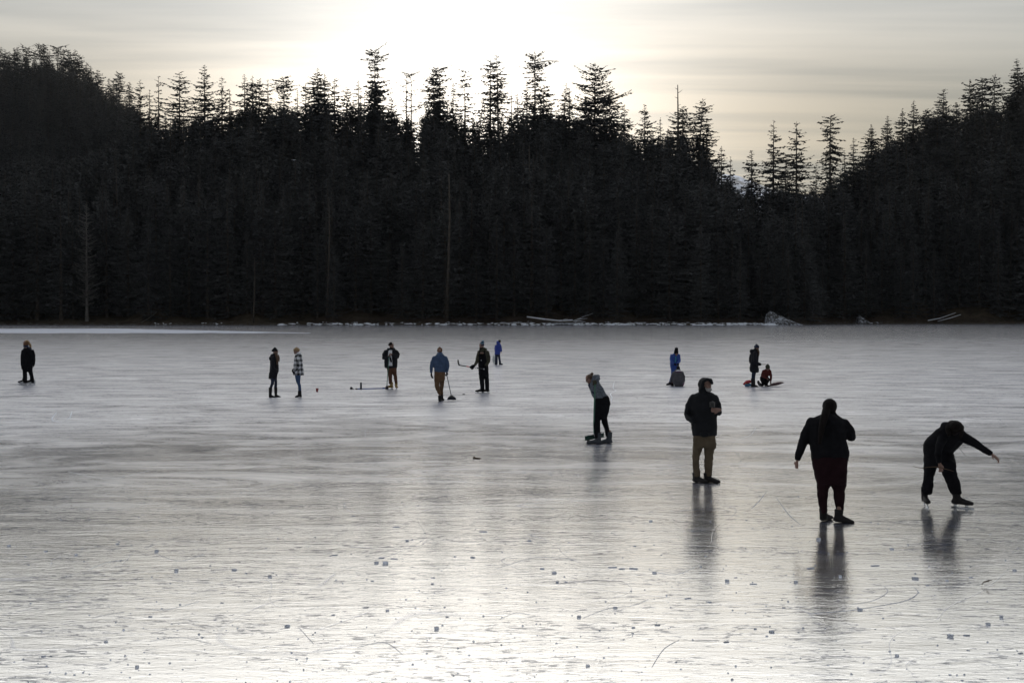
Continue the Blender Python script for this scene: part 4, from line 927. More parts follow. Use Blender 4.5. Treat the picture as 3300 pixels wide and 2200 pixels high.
# ---- small child in blue by the translucent disc
f = Fig((1570, 1080, .07014), (500, 1360), 'small child from behind in bright blue hooded jacket, farthest out on the ice', vox=.015)
f.part('jacket', M_KIDBLUE, wrinkle=.010).rows([(400, 440, 605), (450, 392, 635), (520, 355, 645), (650, 338, 640), (750, 345, 612), (880, 341, 590)], depth=.66, flat=(False, True)).tube([(610, 470, 0, 48), (630, 600, .03, 46), (650, 700, .03, 42), (655, 745, .02, 36)], flat=(False, True)).tube([(385, 480, 0, 42), (365, 620, .08, 40), (390, 740, .15, 34)])
f.part('hood', M_KIDBLUE, vox=.015).rows([(275, 445, 520, -.02, .08), (315, 415, 570, -.02, .12), (360, 420, 608, -.02, .13), (405, 435, 612, 0, .12)], core=False)
f.body.hand(650, 755, .02, (-.15, 0, -1), (-.8, .4, 0), L=.13, r=.009, curl=.5)
f.head(572, 222, 385, 140, neck=(530, 430, 0)); f.cap('hair', M_HAIR_D, .40, 1.08, top=1.02)
f.part('trousers', M_NAVY, wrinkle=.008).rows([(850, 350, 588), (920, 355, 590)], depth=.6).rows([(880, 356, 482), (1000, 360, 476), (1200, 352, 480), (1345, 340, 486)], depth=.9, flat=(False, True)).rows([(880, 478, 590), (1000, 500, 605), (1200, 530, 634), (1335, 546, 650)], depth=.9, flat=(False, True))
f.boot(405, 1358, 0, 160, M_LEATHER, L=.22, shaft=.12, r=.055); f.boot(600, 1358, 0, 110, M_LEATHER, L=.22, shaft=.12, r=.055)
FIG_KID = f

# ---- pair at the far left: one in front of the other, on skates
f = Fig((50, 1090, .10204), (390, 1478), 'person in pointed knit hat and black coat on pale skates, far left', vox=.015)
f.part('coat', M_BLACK).rows([(365, 300, 415), (400, 255, 490), (450, 232, 540), (550, 222, 555), (650, 216, 560), (750, 212, 565), (850, 208, 560), (905, 215, 550)], depth=.62, flat=(False, True)).tube([(530, 450, 0, 46), (568, 580, 0, 42), (574, 720, -.02, 38), (568, 860, -.03, 32)]).tube([(250, 450, 0, 42), (225, 600, 0, 38), (222, 760, -.02, 36), (222, 890, -.03, 30)])
f.part('glove', M_BLACK, vox=.010, wrinkle=.001).hand(222, 905, -.03, (0, 0, -1), (.8, -.3, 0), L=.19, r=.012, curl=.5)
f.part('glove', M_BLACK, vox=.010, wrinkle=.001).hand(566, 850, -.03, (0, 0, -1), (-.8, -.3, 0), L=.17, r=.012, curl=.7)
f.part('trousers', M_BLACK).rows([(860, 226, 545), (1000, 236, 530)], depth=.6).rows([(960, 236, 385), (1100, 246, 372), (1250, 247, 377), (1408, 247, 378)], depth=.9, flat=(False, True)).rows([(960, 380, 532), (1060, 388, 526), (1150, 425, 545), (1250, 454, 560), (1350, 460, 574), (1412, 468, 575)], depth=.9, flat=(False, True))
f.boot(285, 1478, 0, -75, M_PALEBOOT, L=.29, shaft=.16, r=.055, name='skate', skate=M_STEEL); f.boot(540, 1478, .02, -70, M_PALEBOOT, L=.29, shaft=.16, r=.055, name='skate', skate=M_STEEL)
f.head(335, 215, 370, -150, neck=(350, 410, 0))
f.part('hat', M_KNITHAT, vox=.011, wrinkle=.003).rows([(168, 365, 398), (200, 320, 422), (255, 270, 420), (285, 264, 418)], depth=.95, core=False, flat=(False, True))
f.part('hat_band', M_NAVY, vox=.011, wrinkle=.002).rows([(280, 262, 420), (345, 268, 412)], depth=.95, core=False, flat=(True, True))
f = Fig((50, 1090, .10204), (370, 1432), 'fair-haired person mostly hidden behind the one in the pointed knit hat', vox=.015)
f.part('coat', M_NAVY).rows([(330, 310, 430), (380, 260, 500), (450, 245, 520), (600, 240, 530), (750, 240, 525), (880, 245, 520)], depth=.6, flat=(False, True)).tube([(470, 330, .0, 26), (478, 390, 0, 30)])
f.part('trousers', M_BLACK).rows([(850, 250, 515), (960, 255, 500)], depth=.6).rows([(930, 255, 380), (1150, 262, 365), (1370, 262, 360)], depth=.9).rows([(930, 390, 510), (1150, 440, 530), (1370, 470, 540)], depth=.9, dy=.05)
f.boot(255, 1430, -.0, -80, M_LEATHER, L=.29, shaft=.18, r=.055, name='skate', skate=M_STEEL); f.boot(470, 1430, .03, -82, M_LEATHER, L=.30, shaft=.18, r=.055, name='skate', skate=M_STEEL)
f.head(325, 135, 300, -95, neck=(365, 350, 0))
f.part('hair', M_HAIR_F, vox=.012, wrinkle=.005).ball(368, 190, 0, 78, 68, .10).tube([(420, 200, 0, 34), (455, 270, .0, 36), (478, 350, 0, 26), (488, 395, 0, 14)], core=False)

# ---- child in blue suit and the crouching one before it
f = Fig((2130, 1100, .10204), (400, 1378), 'child in royal blue snowsuit and tall black hat looking down at a crouching one', vox=.015)
f.part('snowsuit', M_ROYAL, wrinkle=.010).rows([(385, 385, 545), (420, 335, 580), (500, 305, 590), (600, 300, 585), (700, 278, 580), (760, 285, 545), (850, 300, 530), (930, 315, 520)], depth=.6) \
    .tube([(335, 440, 0, 46), (312, 560, -.05, 46), (325, 640, -.14, 44), (400, 695, -.26, 36)]).tube([(565, 440, 0, 44), (582, 560, -.05, 44), (575, 640, -.14, 42), (520, 700, -.26, 34)]) \
    .rows([(880, 305, 440), (1000, 322, 420), (1100, 305, 395), (1200, 275, 350), (1330, 250, 315)], depth=.85, flat=(False, True)).rows([(880, 400, 525), (1100, 420, 520), (1340, 420, 505)], depth=.85, dy=.05, flat=(False, True))
f.part('mitten', M_BLACK, vox=.012, wrinkle=.002).ball(438, 722, -.28, 38, 30, .06).tube([(430, 715, -.28, 26), (470, 745, -.30, 24)], core=False); f.part('mitten', M_BLACK, vox=.012, wrinkle=.002).ball(530, 722, -.28, 40, 32, .06).tube([(530, 705, -.28, 26), (555, 745, -.30, 22)], core=False)
f.boot(275, 1378, 0, -45, M_LEATHER, L=.25, shaft=.14, r=.055); f.boot(460, 1370, .05, 10, M_LEATHER, L=.25, shaft=.14, r=.055)
f.head(482, 305, 462, 4, dy=-.06, pitch=18, neck=(465, 480, 0))
f.part('hat', M_BLACK, vox=.011, wrinkle=.003).rows([(235, 440, 530, -.05), (290, 418, 545, -.05), (345, 406, 551, -.05), (392, 402, 547, -.05)], depth=.95, core=False, flat=(False, True))
f.part('pompom', M_BLACK, vox=.011, wrinkle=.008).ball(485, 228, -.05, 56, 34)
f.part('zip', M_GREEN, vox=.006, wrinkle=0).tube([(466, 480, -.235, 6), (466, 560, -.25, 6), (446, 655, -.25, 6)], core=False)
f = Fig((2130, 1100, .10204), (540, 1418), 'crouching child from behind in grey jacket with white and purple collar', vox=.015)
f.part('jacket', M_GREYCOAT, wrinkle=.010).rows([(915, 440, 630, -.02), (960, 405, 668), (1010, 385, 698), (1080, 365, 722), (1160, 350, 738), (1250, 355, 735), (1330, 385, 712), (1362, 410, 690)], depth=.75).tube([(415, 985, -.05, 48), (362, 1100, -.06, 48), (335, 1200, -.02, 42), (320, 1280, .05, 34)]).tube([(665, 985, -.05, 48), (715, 1110, -.04, 46), (722, 1240, .04, 42), (700, 1310, .1, 34)])
f.part('collar', M_WHITE, vox=.012, wrinkle=.006).rows([(888, 488, 602, 0, .10), (912, 456, 630, 0, .13), (938, 436, 650, 0, .15)], core=False, flat=(True, True))
f.part('collar_stripe', M_PURPLE, vox=.010, wrinkle=0).rows([(938, 432, 654, 0, .155), (958, 424, 662, 0, .165)], core=False, flat=(True, True))
f.part('trousers', M_PURPLE, wrinkle=.008).tube([(470, 1290, 0, 62), (390, 1230, .28, 58), (345, 1290, .32, 50), (350, 1370, .12, 44)]).tube([(620, 1290, 0, 62), (680, 1230, .28, 58), (700, 1300, .32, 50), (680, 1370, .12, 44)]).rows([(1250, 420, 680, .03, .16), (1350, 430, 680, .03, .14)])
f.boot(360, 1414, .10, 165, M_LEATHER, L=.24, shaft=.12, r=.05); f.boot(665, 1414, .08, 170, M_LEATHER, L=.24, shaft=.12, r=.05); f.boot(500, 1416, .04, 175, M_LEATHER, L=.24, shaft=.10, r=.05) if False else None
f.part('glove', M_BLACK, vox=.011, wrinkle=.002).hand(316, 1290, .06, (-.05, 0, -1), (.8, .3, 0), L=.15, r=.012, curl=.4)
f.head(545, 775, 910, 178, neck=(542, 940, 0)); f.cap('hat', M_CHAR, .22, 1.14, top=1.10)

# ---- long coat and kneeling child by the sled
f = Fig((2380, 1090, .11478), (450, 1362), 'person in long dark padded coat with hood down, standing beside a kneeling child', vox=.015)
f.part('coat', M_COAT, wrinkle=.010).rows([(315, 415, 530), (345, 375, 560), (420, 350, 568), (500, 345, 566), (600, 342, 558), (700, 335, 554), (780, 318, 554), (860, 308, 566), (920, 322, 574), (965, 350, 560)], depth=.80, flat=(False, True)) \
    .tube([(455, 430, -.18, 56), (462, 560, -.24, 56), (480, 680, -.24, 56), (545, 725, -.22, 50), (585, 735, -.2, 44)]).ball(368, 378, .02, 56, 70, .15).tube([(350, 470, .12, 36), (320, 600, .16, 30), (322, 700, .12, 24)])
f.part('mitten', M_BLACK, vox=.011, wrinkle=.003).ball(602, 738, -.2, 36, 40, .06).tube([(590, 715, -.2, 24), (622, 728, -.22, 18)], core=False)
f.part('trousers', M_NAVY).rows([(930, 372, 492), (1000, 372, 485)], depth=.7).rows([(960, 374, 445), (1080, 362, 432), (1150, 358, 440)], depth=.95, dy=-.06).rows([(960, 425, 492), (1080, 418, 472), (1160, 412, 466)], depth=.95, dy=.08)
f.part('boot', M_LEATHER, vox=.011, wrinkle=.002, floor=True).rows([(1130, 348, 445), (1220, 354, 440), (1310, 354, 440), (1350, 352, 446)], dy=-.06, depth=.9, flat=(True, False)).tube([(400, 1335, -.06, 30), (470, 1342, -.06, 28), (545, 1352, -.06, 16)])
f.part('boot', M_LEATHER, vox=.011, wrinkle=.002, floor=True).rows([(1135, 405, 468), (1230, 410, 470), (1310, 412, 472), (1340, 412, 476)], dy=.08, depth=.9, flat=(True, False)).tube([(440, 1320, .08, 28), (480, 1328, .08, 26), (520, 1335, .08, 16)])
f.head(508, 195, 345, 68, neck=(470, 400, 0)); f.cap('hat', M_NAVY, .42, 1.12, top=1.08)
f.part('hair', M_HAIR_B, vox=.012, wrinkle=.005).tube([(535, 320, -.08, 26), (562, 400, -.10, 24), (568, 500, -.10, 12)], core=False).tube([(480, 300, .0, 40), (490, 360, 0, 36)], core=False)
FIG_COAT = f
f = Fig((2380, 1090, .11478), (730, 1344), 'child in dull red jacket and olive hat kneeling on the ice over the sled', vox=.012)
f.part('jacket', M_RED, wrinkle=.008).rows([(858, 760, 870), (890, 705, 892), (950, 672, 885), (1020, 648, 868), (1080, 618, 835), (1118, 606, 800)], depth=.7, flat=(False, True)).tube([(880, 915, -.02, 38), (900, 1030, -.04, 38), (905, 1130, -.06, 34), (895, 1205, -.08, 28)], flat=(False, True)).tube([(705, 920, -.05, 40), (665, 1020, -.12, 38), (720, 1090, -.22, 32), (790, 1120, -.26, 26)])
f.body.hand(895, 1210, -.08, (-.15, -.1, -1), (.3, .9, 0), L=.13, r=.009, curl=.5); f.body.hand(790, 1120, -.26, (.8, -.2, -.5), (0, -.4, -.9), L=.13, r=.009, curl=.5)
f.part('trousers', M_BLACK, wrinkle=.008).rows([(1090, 604, 835), (1130, 600, 850), (1180, 620, 830)], depth=.6).tube([(790, 1130, -.06, 62), (838, 1165, -.20, 52), (800, 1230, -.14, 44), (768, 1318, -.06, 36)]).tube([(660, 1140, 0, 62), (690, 1230, -.12, 54), (685, 1300, -.14, 44), (600, 1300, .14, 42)])
f.part('boot', M_LEATHER, vox=.011, wrinkle=.002, floor=True).tube([(640, 1300, .08, 40), (585, 1280, .16, 44), (560, 1230, .2, 36), (556, 1200, .2, 26)]); f.boot(770, 1344, -.06, 40, M_LEATHER, L=.23, shaft=.12, r=.05)
f.head(815, 745, 905, 10, dy=-.07, pitch=20, neck=(800, 935, 0)); f.cap('hat', M_HATOL, .40, 1.14, top=1.08)
FIG_KNEEL = f
bake_people()
HAZE = 2.0e-5
# ------------------------------------------------------------------ things in hand and on the ice
M_GREENPL = mat('dark_green_plastic', (0.020, 0.060, 0.050), 0.45, 0.4, 0.2, 9)
M_BLUEPL = mat('blue_pole', (0.030, 0.075, 0.300), 0.4, 0.5, 0.15, 9)
M_GREENPO = mat('green_pole', (0.025, 0.110, 0.075), 0.4, 0.5, 0.15, 9)
M_GREYPO = mat('grey_pole', (0.090, 0.100, 0.120), 0.4, 0.5, 0.15, 9)
M_BRISTLE = mat('dark_bristles', (0.020, 0.022, 0.030), 0.9, 0.1, 0.5, 60, 1.0, 160)
M_STICKW = mat('white_stick_paint', (0.55, 0.55, 0.58), 0.4, 0.5, 0.15, 9)
M_STICKR = mat('red_stick_paint', (0.45, 0.03, 0.03), 0.4, 0.5, 0.15, 9)
M_SLED = mat('dark_maroon_plastic', (0.050, 0.012, 0.018), 0.3, 0.5, 0.15, 6)
M_CUP = mat('red_paper_cup', (0.230, 0.030, 0.030), 0.5, 0.4, 0.15, 9)
M_STEELD = mat('dark_steel', (0.060, 0.065, 0.080), 0.3, 0.5, 0.15, 9)
M_SNOW = mat('old_snow', (0.74, 0.78, 0.86), 0.8, 0.2, 0.12, 3, 0.6, 8)
M_TWIG = mat('brown_twig', (0.090, 0.060, 0.040), 0.9, 0.2, 0.3, 20)
M_CHUNK = mat('loose_lake_ice', (0.60, 0.65, 0.76), 0.25, 0.5, 0.25, 14, 0.5, 30)
M_CHUNK.node_tree.nodes['Principled BSDF'].inputs['Transmission Weight'].default_value = 0.75
M_CHUNK.node_tree.nodes['Principled BSDF'].inputs['IOR'].default_value = 1.31
M_CLEARPL = mat('cloudy_clear_sheet', (0.50, 0.54, 0.56), 0.35, 0.5, 0.25, 7)
M_CLEARPL.node_tree.nodes['Principled BSDF'].inputs['Transmission Weight'].default_value = 0.75

class Prop(Fig):
    """a thing placed by the same magnified cut-outs; its root stands at its own base point"""
    def __init__(s, fig, base, name, label, cat, group=None, z0=True):
        s.x0, s.y0, s.zs = fig.x0, fig.y0, fig.zs; s.bx, s.by = fig.bx, fig.by; s.loc = fig.loc; s.d = fig.d; s.k = fig.k; s.rz = fig.rz; s.body = None
        s.fig = fig; b = Fig.pt(s, *base)
        if z0: b.z = max(0.0, b.z)
        s.off = b
        w_ = fig.loc + Matrix.Rotation(fig.rz, 3, 'Z') @ b
        s.root = tag(empty(name, w_, fig.rz), label, cat, group)
    def pt(s, X, Y, dy=0.0): return Fig.pt(s, X, Y, dy) - s.off
    def bar(s, name, m, pts, r0, k=8):
        """round bar through (X, Y, dy) points, r0 in metres (or a list)"""
        P = [s.pt(*p) for p in pts]; rr = r0 if isinstance(r0, (list, tuple)) else [r0] * len(P)
        return link(name, tube_mesh(name, [(p.x, p.y, p.z, r) for p, r in zip(P, rr)], k), m, s.root)
def tube_mesh(name, pts, k=8, cap=True):
    P = [Vector(p[:3]) for p in pts]; V = []
    for i, p in enumerate(P):
        t = (P[min(i + 1, len(P) - 1)] - P[max(i - 1, 0)]).normalized()
        a = t.cross(Vector((0, 0, 1)) if abs(t.z) < 0.9 else Vector((1, 0, 0))).normalized(); b = t.cross(a)
        for j in range(k):
            w_ = 6.28318 * j / k; V.append(p + (a * math.cos(w_) + b * math.sin(w_)) * pts[i][3])
    n = len(P)
    Fq = [(i * k + j, i * k + (j + 1) % k, (i + 1) * k + (j + 1) % k, (i + 1) * k + j) for i in range(n - 1) for j in range(k)]
    if cap: Fq += [tuple(reversed(range(k))), tuple(range((n - 1) * k, n * k))]
    return mesh_np(name, V, Fq)
def lathe(name, prof, k=20):
    """(r, z) profile turned round z, closed at both ends"""
    V = []; n = len(prof)
    for r, z in prof:
        for j in range(k): w_ = 6.28318 * j / k; V.append((r * math.cos(w_), r * math.sin(w_), z))
    Fq = [(i * k + j, i * k + (j + 1) % k, (i + 1) * k + (j + 1) % k, (i + 1) * k + j) for i in range(n - 1) for j in range(k)]
    Fq += [tuple(reversed(range(k))), tuple(range((n - 1) * k, n * k))]
    return mesh_np(name, V, Fq)
def prism(name, outline, depth, bev=0.0):
    """outline of (x, z) points given thickness along y"""
    n = len(outline); V = [(x, -depth / 2, z) for x, z in outline] + [(x, depth / 2, z) for x, z in outline]
    Fq = [tuple(range(n)), tuple(reversed(range(n, 2 * n)))] + [(i, n + i, n + (i + 1) % n, (i + 1) % n) for i in range(n)]
    me = mesh_np(name, V, Fq, False)
    bm = bmesh.new(); bm.from_mesh(me); bmesh.ops.recalc_face_normals(bm, faces=bm.faces)
    if bev: bmesh.ops.bevel(bm, geom=list(bm.edges), offset=bev, segments=2, affect='EDGES')
    bm.to_mesh(me); bm.free(); return me

# camera held by the hooded man
p = Prop(FIG_HOOD, (467, 470, -.30), 'hand_camera', 'small black camera held to the chest of the bearded person in the parka', 'camera', z0=False)
c = p.part('camera_body', M_PLASTIC, vox=.006, wrinkle=0, smooth=1); c.rows([(398, 432, 506, -.30, .035), (466, 436, 504, -.30, .035)], flat=(True, True), core=False)
c = p.part('lens', M_PLASTIC, vox=.006, wrinkle=0, smooth=1); c.tube([(468, 432, -.32, 24), (470, 434, -.40, 26)], flat=(True, True), core=False)
c = p.part('viewfinder', M_PLASTIC, vox=.006, wrinkle=0, smooth=1); c.rows([(388, 455, 485, -.30, .02), (402, 452, 488, -.30, .024)], flat=(True, True), core=False)
# snow pusher
p = Prop(FIG_PUSH, (330, 1395, .12), 'snow_pusher', 'dark green snow pusher with long handle, held by the stooping person', 'snow pusher')
p.bar('handle', M_GREENPO, [(335, 330, -.40), (322, 700, -.24), (312, 1080, -.06), (318, 1275, .06)], .016)
p.bar('bracket', M_STEEL, [(318, 1255, .05), (322, 1300, .10)], .026)
c = p.part('scraper', M_GREENPL, vox=.012, wrinkle=0, smooth=1)
a0, a1 = p.pt(140, 1348, -.04), p.pt(505, 1282, .30); ax = (a1 - a0); hv = Vector((0, .035, .24))
V = []
for i in range(9):
    for q in (0, 1, 2, 3):
        for e in (-1, 1):
            b = a0 + ax * (i / 8); z = -.055 + .11 * q / 3; bow = .03 * ((q - 1.5) / 1.5) ** 2
            V.append(b + Vector((0, -bow + e * .012, z)))
Fq = []
idx = lambda i, q, e: i * 8 + q * 2 + e
for i in range(8):
    for q in range(3): Fq += [(idx(i, q, 0), idx(i + 1, q, 0), idx(i + 1, q + 1, 0), idx(i, q + 1, 0)), (idx(i, q, 1), idx(i, q + 1, 1), idx(i + 1, q + 1, 1), idx(i + 1, q, 1))]
    Fq += [(idx(i, 0, 0), idx(i, 0, 1), idx(i + 1, 0, 1), idx(i + 1, 0, 0)), (idx(i, 3, 0), idx(i + 1, 3, 0), idx(i + 1, 3, 1), idx(i, 3, 1))]
for i in (0, 8):
    for q in range(3): Fq.append((idx(i, q, 0), idx(i, q + 1, 0), idx(i, q + 1, 1), idx(i, q, 1)))
c.add(V, Fq)
c = p.part('foot_block', M_PLASTIC, vox=.01, wrinkle=0, smooth=1); c.rows([(1378, 185, 242, -.02, .03), (1404, 183, 244, -.02, .03)], flat=(True, True), core=False)
# green broom held upright, blue broom lying
p = Prop(FIG_BROOM, (1155, 1362, -.30), 'broom', 'broom with green handle standing upright in the hands of the bearded skater', 'broom')
p.bar('handle', M_GREENPO, [(1207, 520, -.36), (1180, 900, -.33), (1152, 1285, -.30)], .014)
c = p.part('broom_head', M_BRISTLE, vox=.010, wrinkle=.004); c.rows([(1270, 1135, 1170, -.30, .03), (1300, 1125, 1180, -.30, .05), (1362, 1116, 1200, -.30, .07)], flat=(False, True), core=False)
p = Prop(FIG_BROOM, (740, 1356, -.1), 'pole', 'long blue pole lying on the ice at the feet of the bearded skater', 'pole')
p.bar('shaft', M_BLUEPL, [(365, 1352, -.02), (740, 1346, -.02), (1045, 1340, -.02)], .020); p.bar('grip', M_PLASTIC, [(362, 1352, -.02), (418, 1351, -.02)], .025); p.bar('socket', M_BLUEPL, [(1040, 1340, -.02), (1118, 1336, -.02)], .028)
p = Prop(FIG_BROOM, (504, 1366, -.05), 'thermos', 'dark steel thermos flask standing on the ice behind the blue pole', 'thermos')
hh = 180 * p.k
link('flask', lathe('flask', [(.0, .0), (.036, .0), (.040, .01), (.040, hh * .78), (.036, hh * .84), (.030, hh * .86)]), M_STEELD, p.root)
link('lid', lathe('lid', [(.028, hh * .85), (.031, hh * .87), (.031, hh * .98), (.026, hh), (.0, hh)]), M_PLASTIC, p.root)
p = Prop(FIG_BROOM, (280, 1358, -.05), 'cap', 'small dark peaked cap lying on the ice left of the thermos', 'cap')
c = p.part('crown', M_BLACK, vox=.010, wrinkle=.006); c.rows([(1308, 240, 278, -.05, .06), (1325, 230, 300, -.05, .08), (1356, 216, 315, -.05, .09)], flat=(False, True), core=False)
c = p.part('peak', M_BLACK, vox=.008, wrinkle=.002); c.rows([(1342, 285, 335, -.05, .07), (1356, 285, 348, -.05, .075)], flat=(True, True), core=False)
g_ = ground(1022, 1262)
o = tag(empty('cup', g_), 'red drinking cup standing on the ice right of the plaid jacket', 'cup'); r = .045
link('cup_body', lathe('cup_body', [(0, 0), (.036, 0), (.050, .125), (.046, .125), (.033, .01), (0, .01)]), M_CUP, o); link('rim', lathe('rim', [(.0495, .12), (.0535, .122), (.0535, .130), (.0495, .132)]), M_CUP, o)
# push broom
p = Prop(FIG_SWEEP, (652, 1418, .1), 'push_broom', 'wide push broom trailed by the person in the blue hoodie', 'broom')
p.bar('handle', M_GREYPO, [(538, 835, .02), (590, 1080, .06), (645, 1338, .10)], .014)
c = p.part('brush_block', M_PLASTIC, vox=.010, wrinkle=.0); c.rows([(1332, 610, 690, .1, .04), (1350, 580, 722, .1, .06), (1368, 575, 728, .1, .06)], flat=(False, True), core=False)
c = p.part('bristles', M_BRISTLE, vox=.010, wrinkle=.006); c.rows([(1360, 574, 730, .1, .06), (1400, 552, 752, .1, .08), (1416, 546, 760, .1, .085)], flat=(True, True), core=False)
# hockey stick and puck
p = Prop(FIG_HOCKEY, (1100, 700, -.32), 'hockey_stick', 'hockey stick held level, blade up, by the person in bib overalls', 'hockey stick', z0=False)
S0, S1 = (1372, 742, -.22), (822, 656, -.40)
L3 = lambda t: tuple(a + (b - a) * t for a, b in zip(S0, S1))
for t0, t1, m_, nm in ((0, .05, M_STICKW, 'butt_end'), (.05, .30, M_PLASTIC, 'shaft'), (.30, .42, M_STICKW, 'painted_band'), (.42, .60, M_PLASTIC, 'shaft'), (.60, .72, M_STICKR, 'painted_band'), (.72, 1.0, M_PLASTIC, 'shaft')):
    p.bar(nm, m_, [L3(t0), L3(t1)], .021, 6)
c = p.part('blade', M_PLASTIC, vox=.008, wrinkle=0, smooth=1); c.rows([(540, 782, 812, -.42, .012), (580, 780, 818, -.42, .013), (620, 788, 826, -.41, .013), (664, 806, 842, -.40, .014)], flat=(False, False), core=False)
g_ = ground(1360 + 915 * .1467, 1080 + 1303 * .1467)
o = tag(link('puck', lathe('puck', [(0, 0), (.036, 0), (.039, .003), (.039, .023), (.036, .026), (0, .026)]), M_PLASTIC), 'black hockey puck on the ice between broom and hockey player', 'puck'); o.location = g_; o.scale = (1.15, 1.15, 1.15)
# translucent disc behind the small child
p = Prop(FIG_KID, (370, 1310, .35), 'clear_disc', 'pale translucent disc standing on edge behind the small blue child', 'disc')
c = p.part('sheet', M_CLEARPL, vox=.012, wrinkle=.004); R_ = 112 * p.k
c.loft([(p.pt(370, 1100, .33), Vector((R_ * .98, 0, 0)), Vector((0, .02, 213 * p.k))), (p.pt(370, 1100, .345), Vector((R_ * 1.0, 0, 0)), Vector((0, .02, 215 * p.k))), (p.pt(370, 1100, .36), Vector((R_ * .98, 0, 0)), Vector((0, .02, 213 * p.k)))], k=28)
c = p.part('rim', M_CLEARPL, vox=.012, wrinkle=0)
c.tube_m([(p.pt(370 + 112 * math.sin(q), 1100 - 212 * math.cos(q), .345), .02) for q in [i * 6.2832 / 24 for i in range(24)]])
# sled, bundle, stick by the long coat
p = Prop(FIG_KNEEL, (980, 1340, -.05), 'sled', 'dark maroon dish sled tilted up beside the kneeling child', 'sled')
c = p.part('hull', M_SLED, vox=.012, wrinkle=0, smooth=3)
c.tube([(838, 1334, -.05, 12), (920, 1300, -.05, 34), (1010, 1275, -.05, 52), (1100, 1252, -.05, 58), (1180, 1240, -.05, 46), (1235, 1240, -.05, 22)], rd=3.4, core=False)
c = p.part('nose', M_SLED, vox=.008, wrinkle=0); c.tube([(1225, 1240, -.05, 12), (1268, 1240, -.05, 7)], core=False)
c = p.part('tow_rope', M_TWIG, vox=.006, wrinkle=0); c.tube([(1000, 1240, -.25, 6), (940, 1262, -.3, 6), (860, 1318, -.28, 6), (780, 1336, -.2, 6), (720, 1334, -.12, 6)], core=False)
p = Prop(FIG_COAT, (250, 1362, .05), 'bundle', 'small red and blue bundle on the ice behind the long coat', 'bundle')
M_BRED = mat('bright_red_nylon', (0.35, 0.03, 0.04), .6, .4, .2, 9); M_BBLUE = mat('teal_nylon', (0.02, 0.11, 0.22), .6, .4, .2, 9)
c = p.part('red_bag', M_BRED, vox=.012, wrinkle=.008); c.tube([(165, 1290, .05, 34), (230, 1235, .05, 52), (320, 1215, .05, 50)], core=False)
c = p.part('blue_bag', M_BBLUE, vox=.012, wrinkle=.008); c.tube([(205, 1318, 0, 40), (270, 1312, 0, 44), (340, 1310, 0, 38)], core=False)
c = p.part('yellow_stripe', M_TAN, vox=.008, wrinkle=0); c.tube([(205, 1262, -.02, 10), (250, 1290, -.06, 10)], core=False)
c = p.part('white_tip', M_WHITE, vox=.008, wrinkle=0); c.ball(134, 1278, .05, 12, 14, .02)
c = p.part('runner', M_PLASTIC, vox=.008, wrinkle=0); c.tube([(140, 1372, 0, 8), (250, 1366, 0, 9), (360, 1362, 0, 8)], core=False)
p = Prop(FIG_COAT, (690, 738, -.25), 'stick', 'thin stick held out level by the mitten of the long coat', 'stick', z0=False)
p.bar('shaft', M_TWIG, [(600, 738, -.24), (690, 739, -.26), (765, 738, -.28)], .012)
# twigs
p = Prop(FIG_BEND, (340, 840, -.46), 'twig', 'thin bent twig held in the lower hand of the bending skater', 'twig', z0=False)
p.bar('stem', M_TWIG, [(50, 830, -.50), (110, 848, -.5), (180, 858, -.49), (260, 838, -.48), (350, 830, -.47), (430, 832, -.46), (500, 856, -.47), (570, 872, -.48), (635, 892, -.5)], [.003, .004, .005, .005, .006, .006, .005, .004, .003], 6)
def sprig(u, v, label, pts, r=.006):
    g_ = ground(u, v); kk = g_.y / F; o = tag(empty('twig', g_), label, 'twig')
    for i, s_ in enumerate(pts): link('stem' if i == 0 else 'side_shoot', tube_mesh('stem', [(x * kk, y, max(.004, z * kk), r) for x, y, z in s_], 6), M_TWIG, o)
sprig(1536, 1478, 'dark broken twig lying on the open ice in the middle of the lake', [[(-12, 0, 3), (-4, .02, 2), (4, 0, 2.5), (12, .03, 1.5)], [(-4, .02, 2), (-9, .1, 5)]], .014)
sprig(3174, 1890, 'dried forked plant stem standing on the ice by the right edge', [[(-10, 0, 0), (-9, 0, 9), (-2, .02, 15), (14, .02, 20), (22, 0, 21)], [(-2, .02, 15), (6, .06, 12), (18, .05, 19)], [(4, 0, 17), (9, -.05, 22)]], .004)
bake_people()

# ------------------------------------------------------------------ loose ice
rgc = np.random.default_rng(3)
chunk_me = []
for q in range(8):
    bm = bmesh.new(); bmesh.ops.create_cube(bm, size=1.0)
    sx = [1.9, 1.4, 1.0, .8, 2.4, 1.2, .7, 1.0][q]; sz = [.62, .7, .8, .9, .5, .6, .8, 1.0][q]
    for v in bm.verts: v.co = Vector((v.co.x * sx, v.co.y * .95, (v.co.z + .5) * sz)) + Vector(rgc.normal(0, .09, 3)) * (1 if v.co.z > 0 else .6)
    bmesh.ops.bevel(bm, geom=list(bm.edges), offset=.10, segments=2, affect='EDGES')
    for v in bm.verts: v.co.z = max(v.co.z, 0.0); v.co += Vector(rgc.normal(0, .018, 3)) * (1 if v.co.z > .05 else 0)
    me = bpy.data.meshes.new('ice_chunk'); bm.to_mesh(me); bm.free(); me.materials.append(M_CHUNK); chunk_me.append(me)
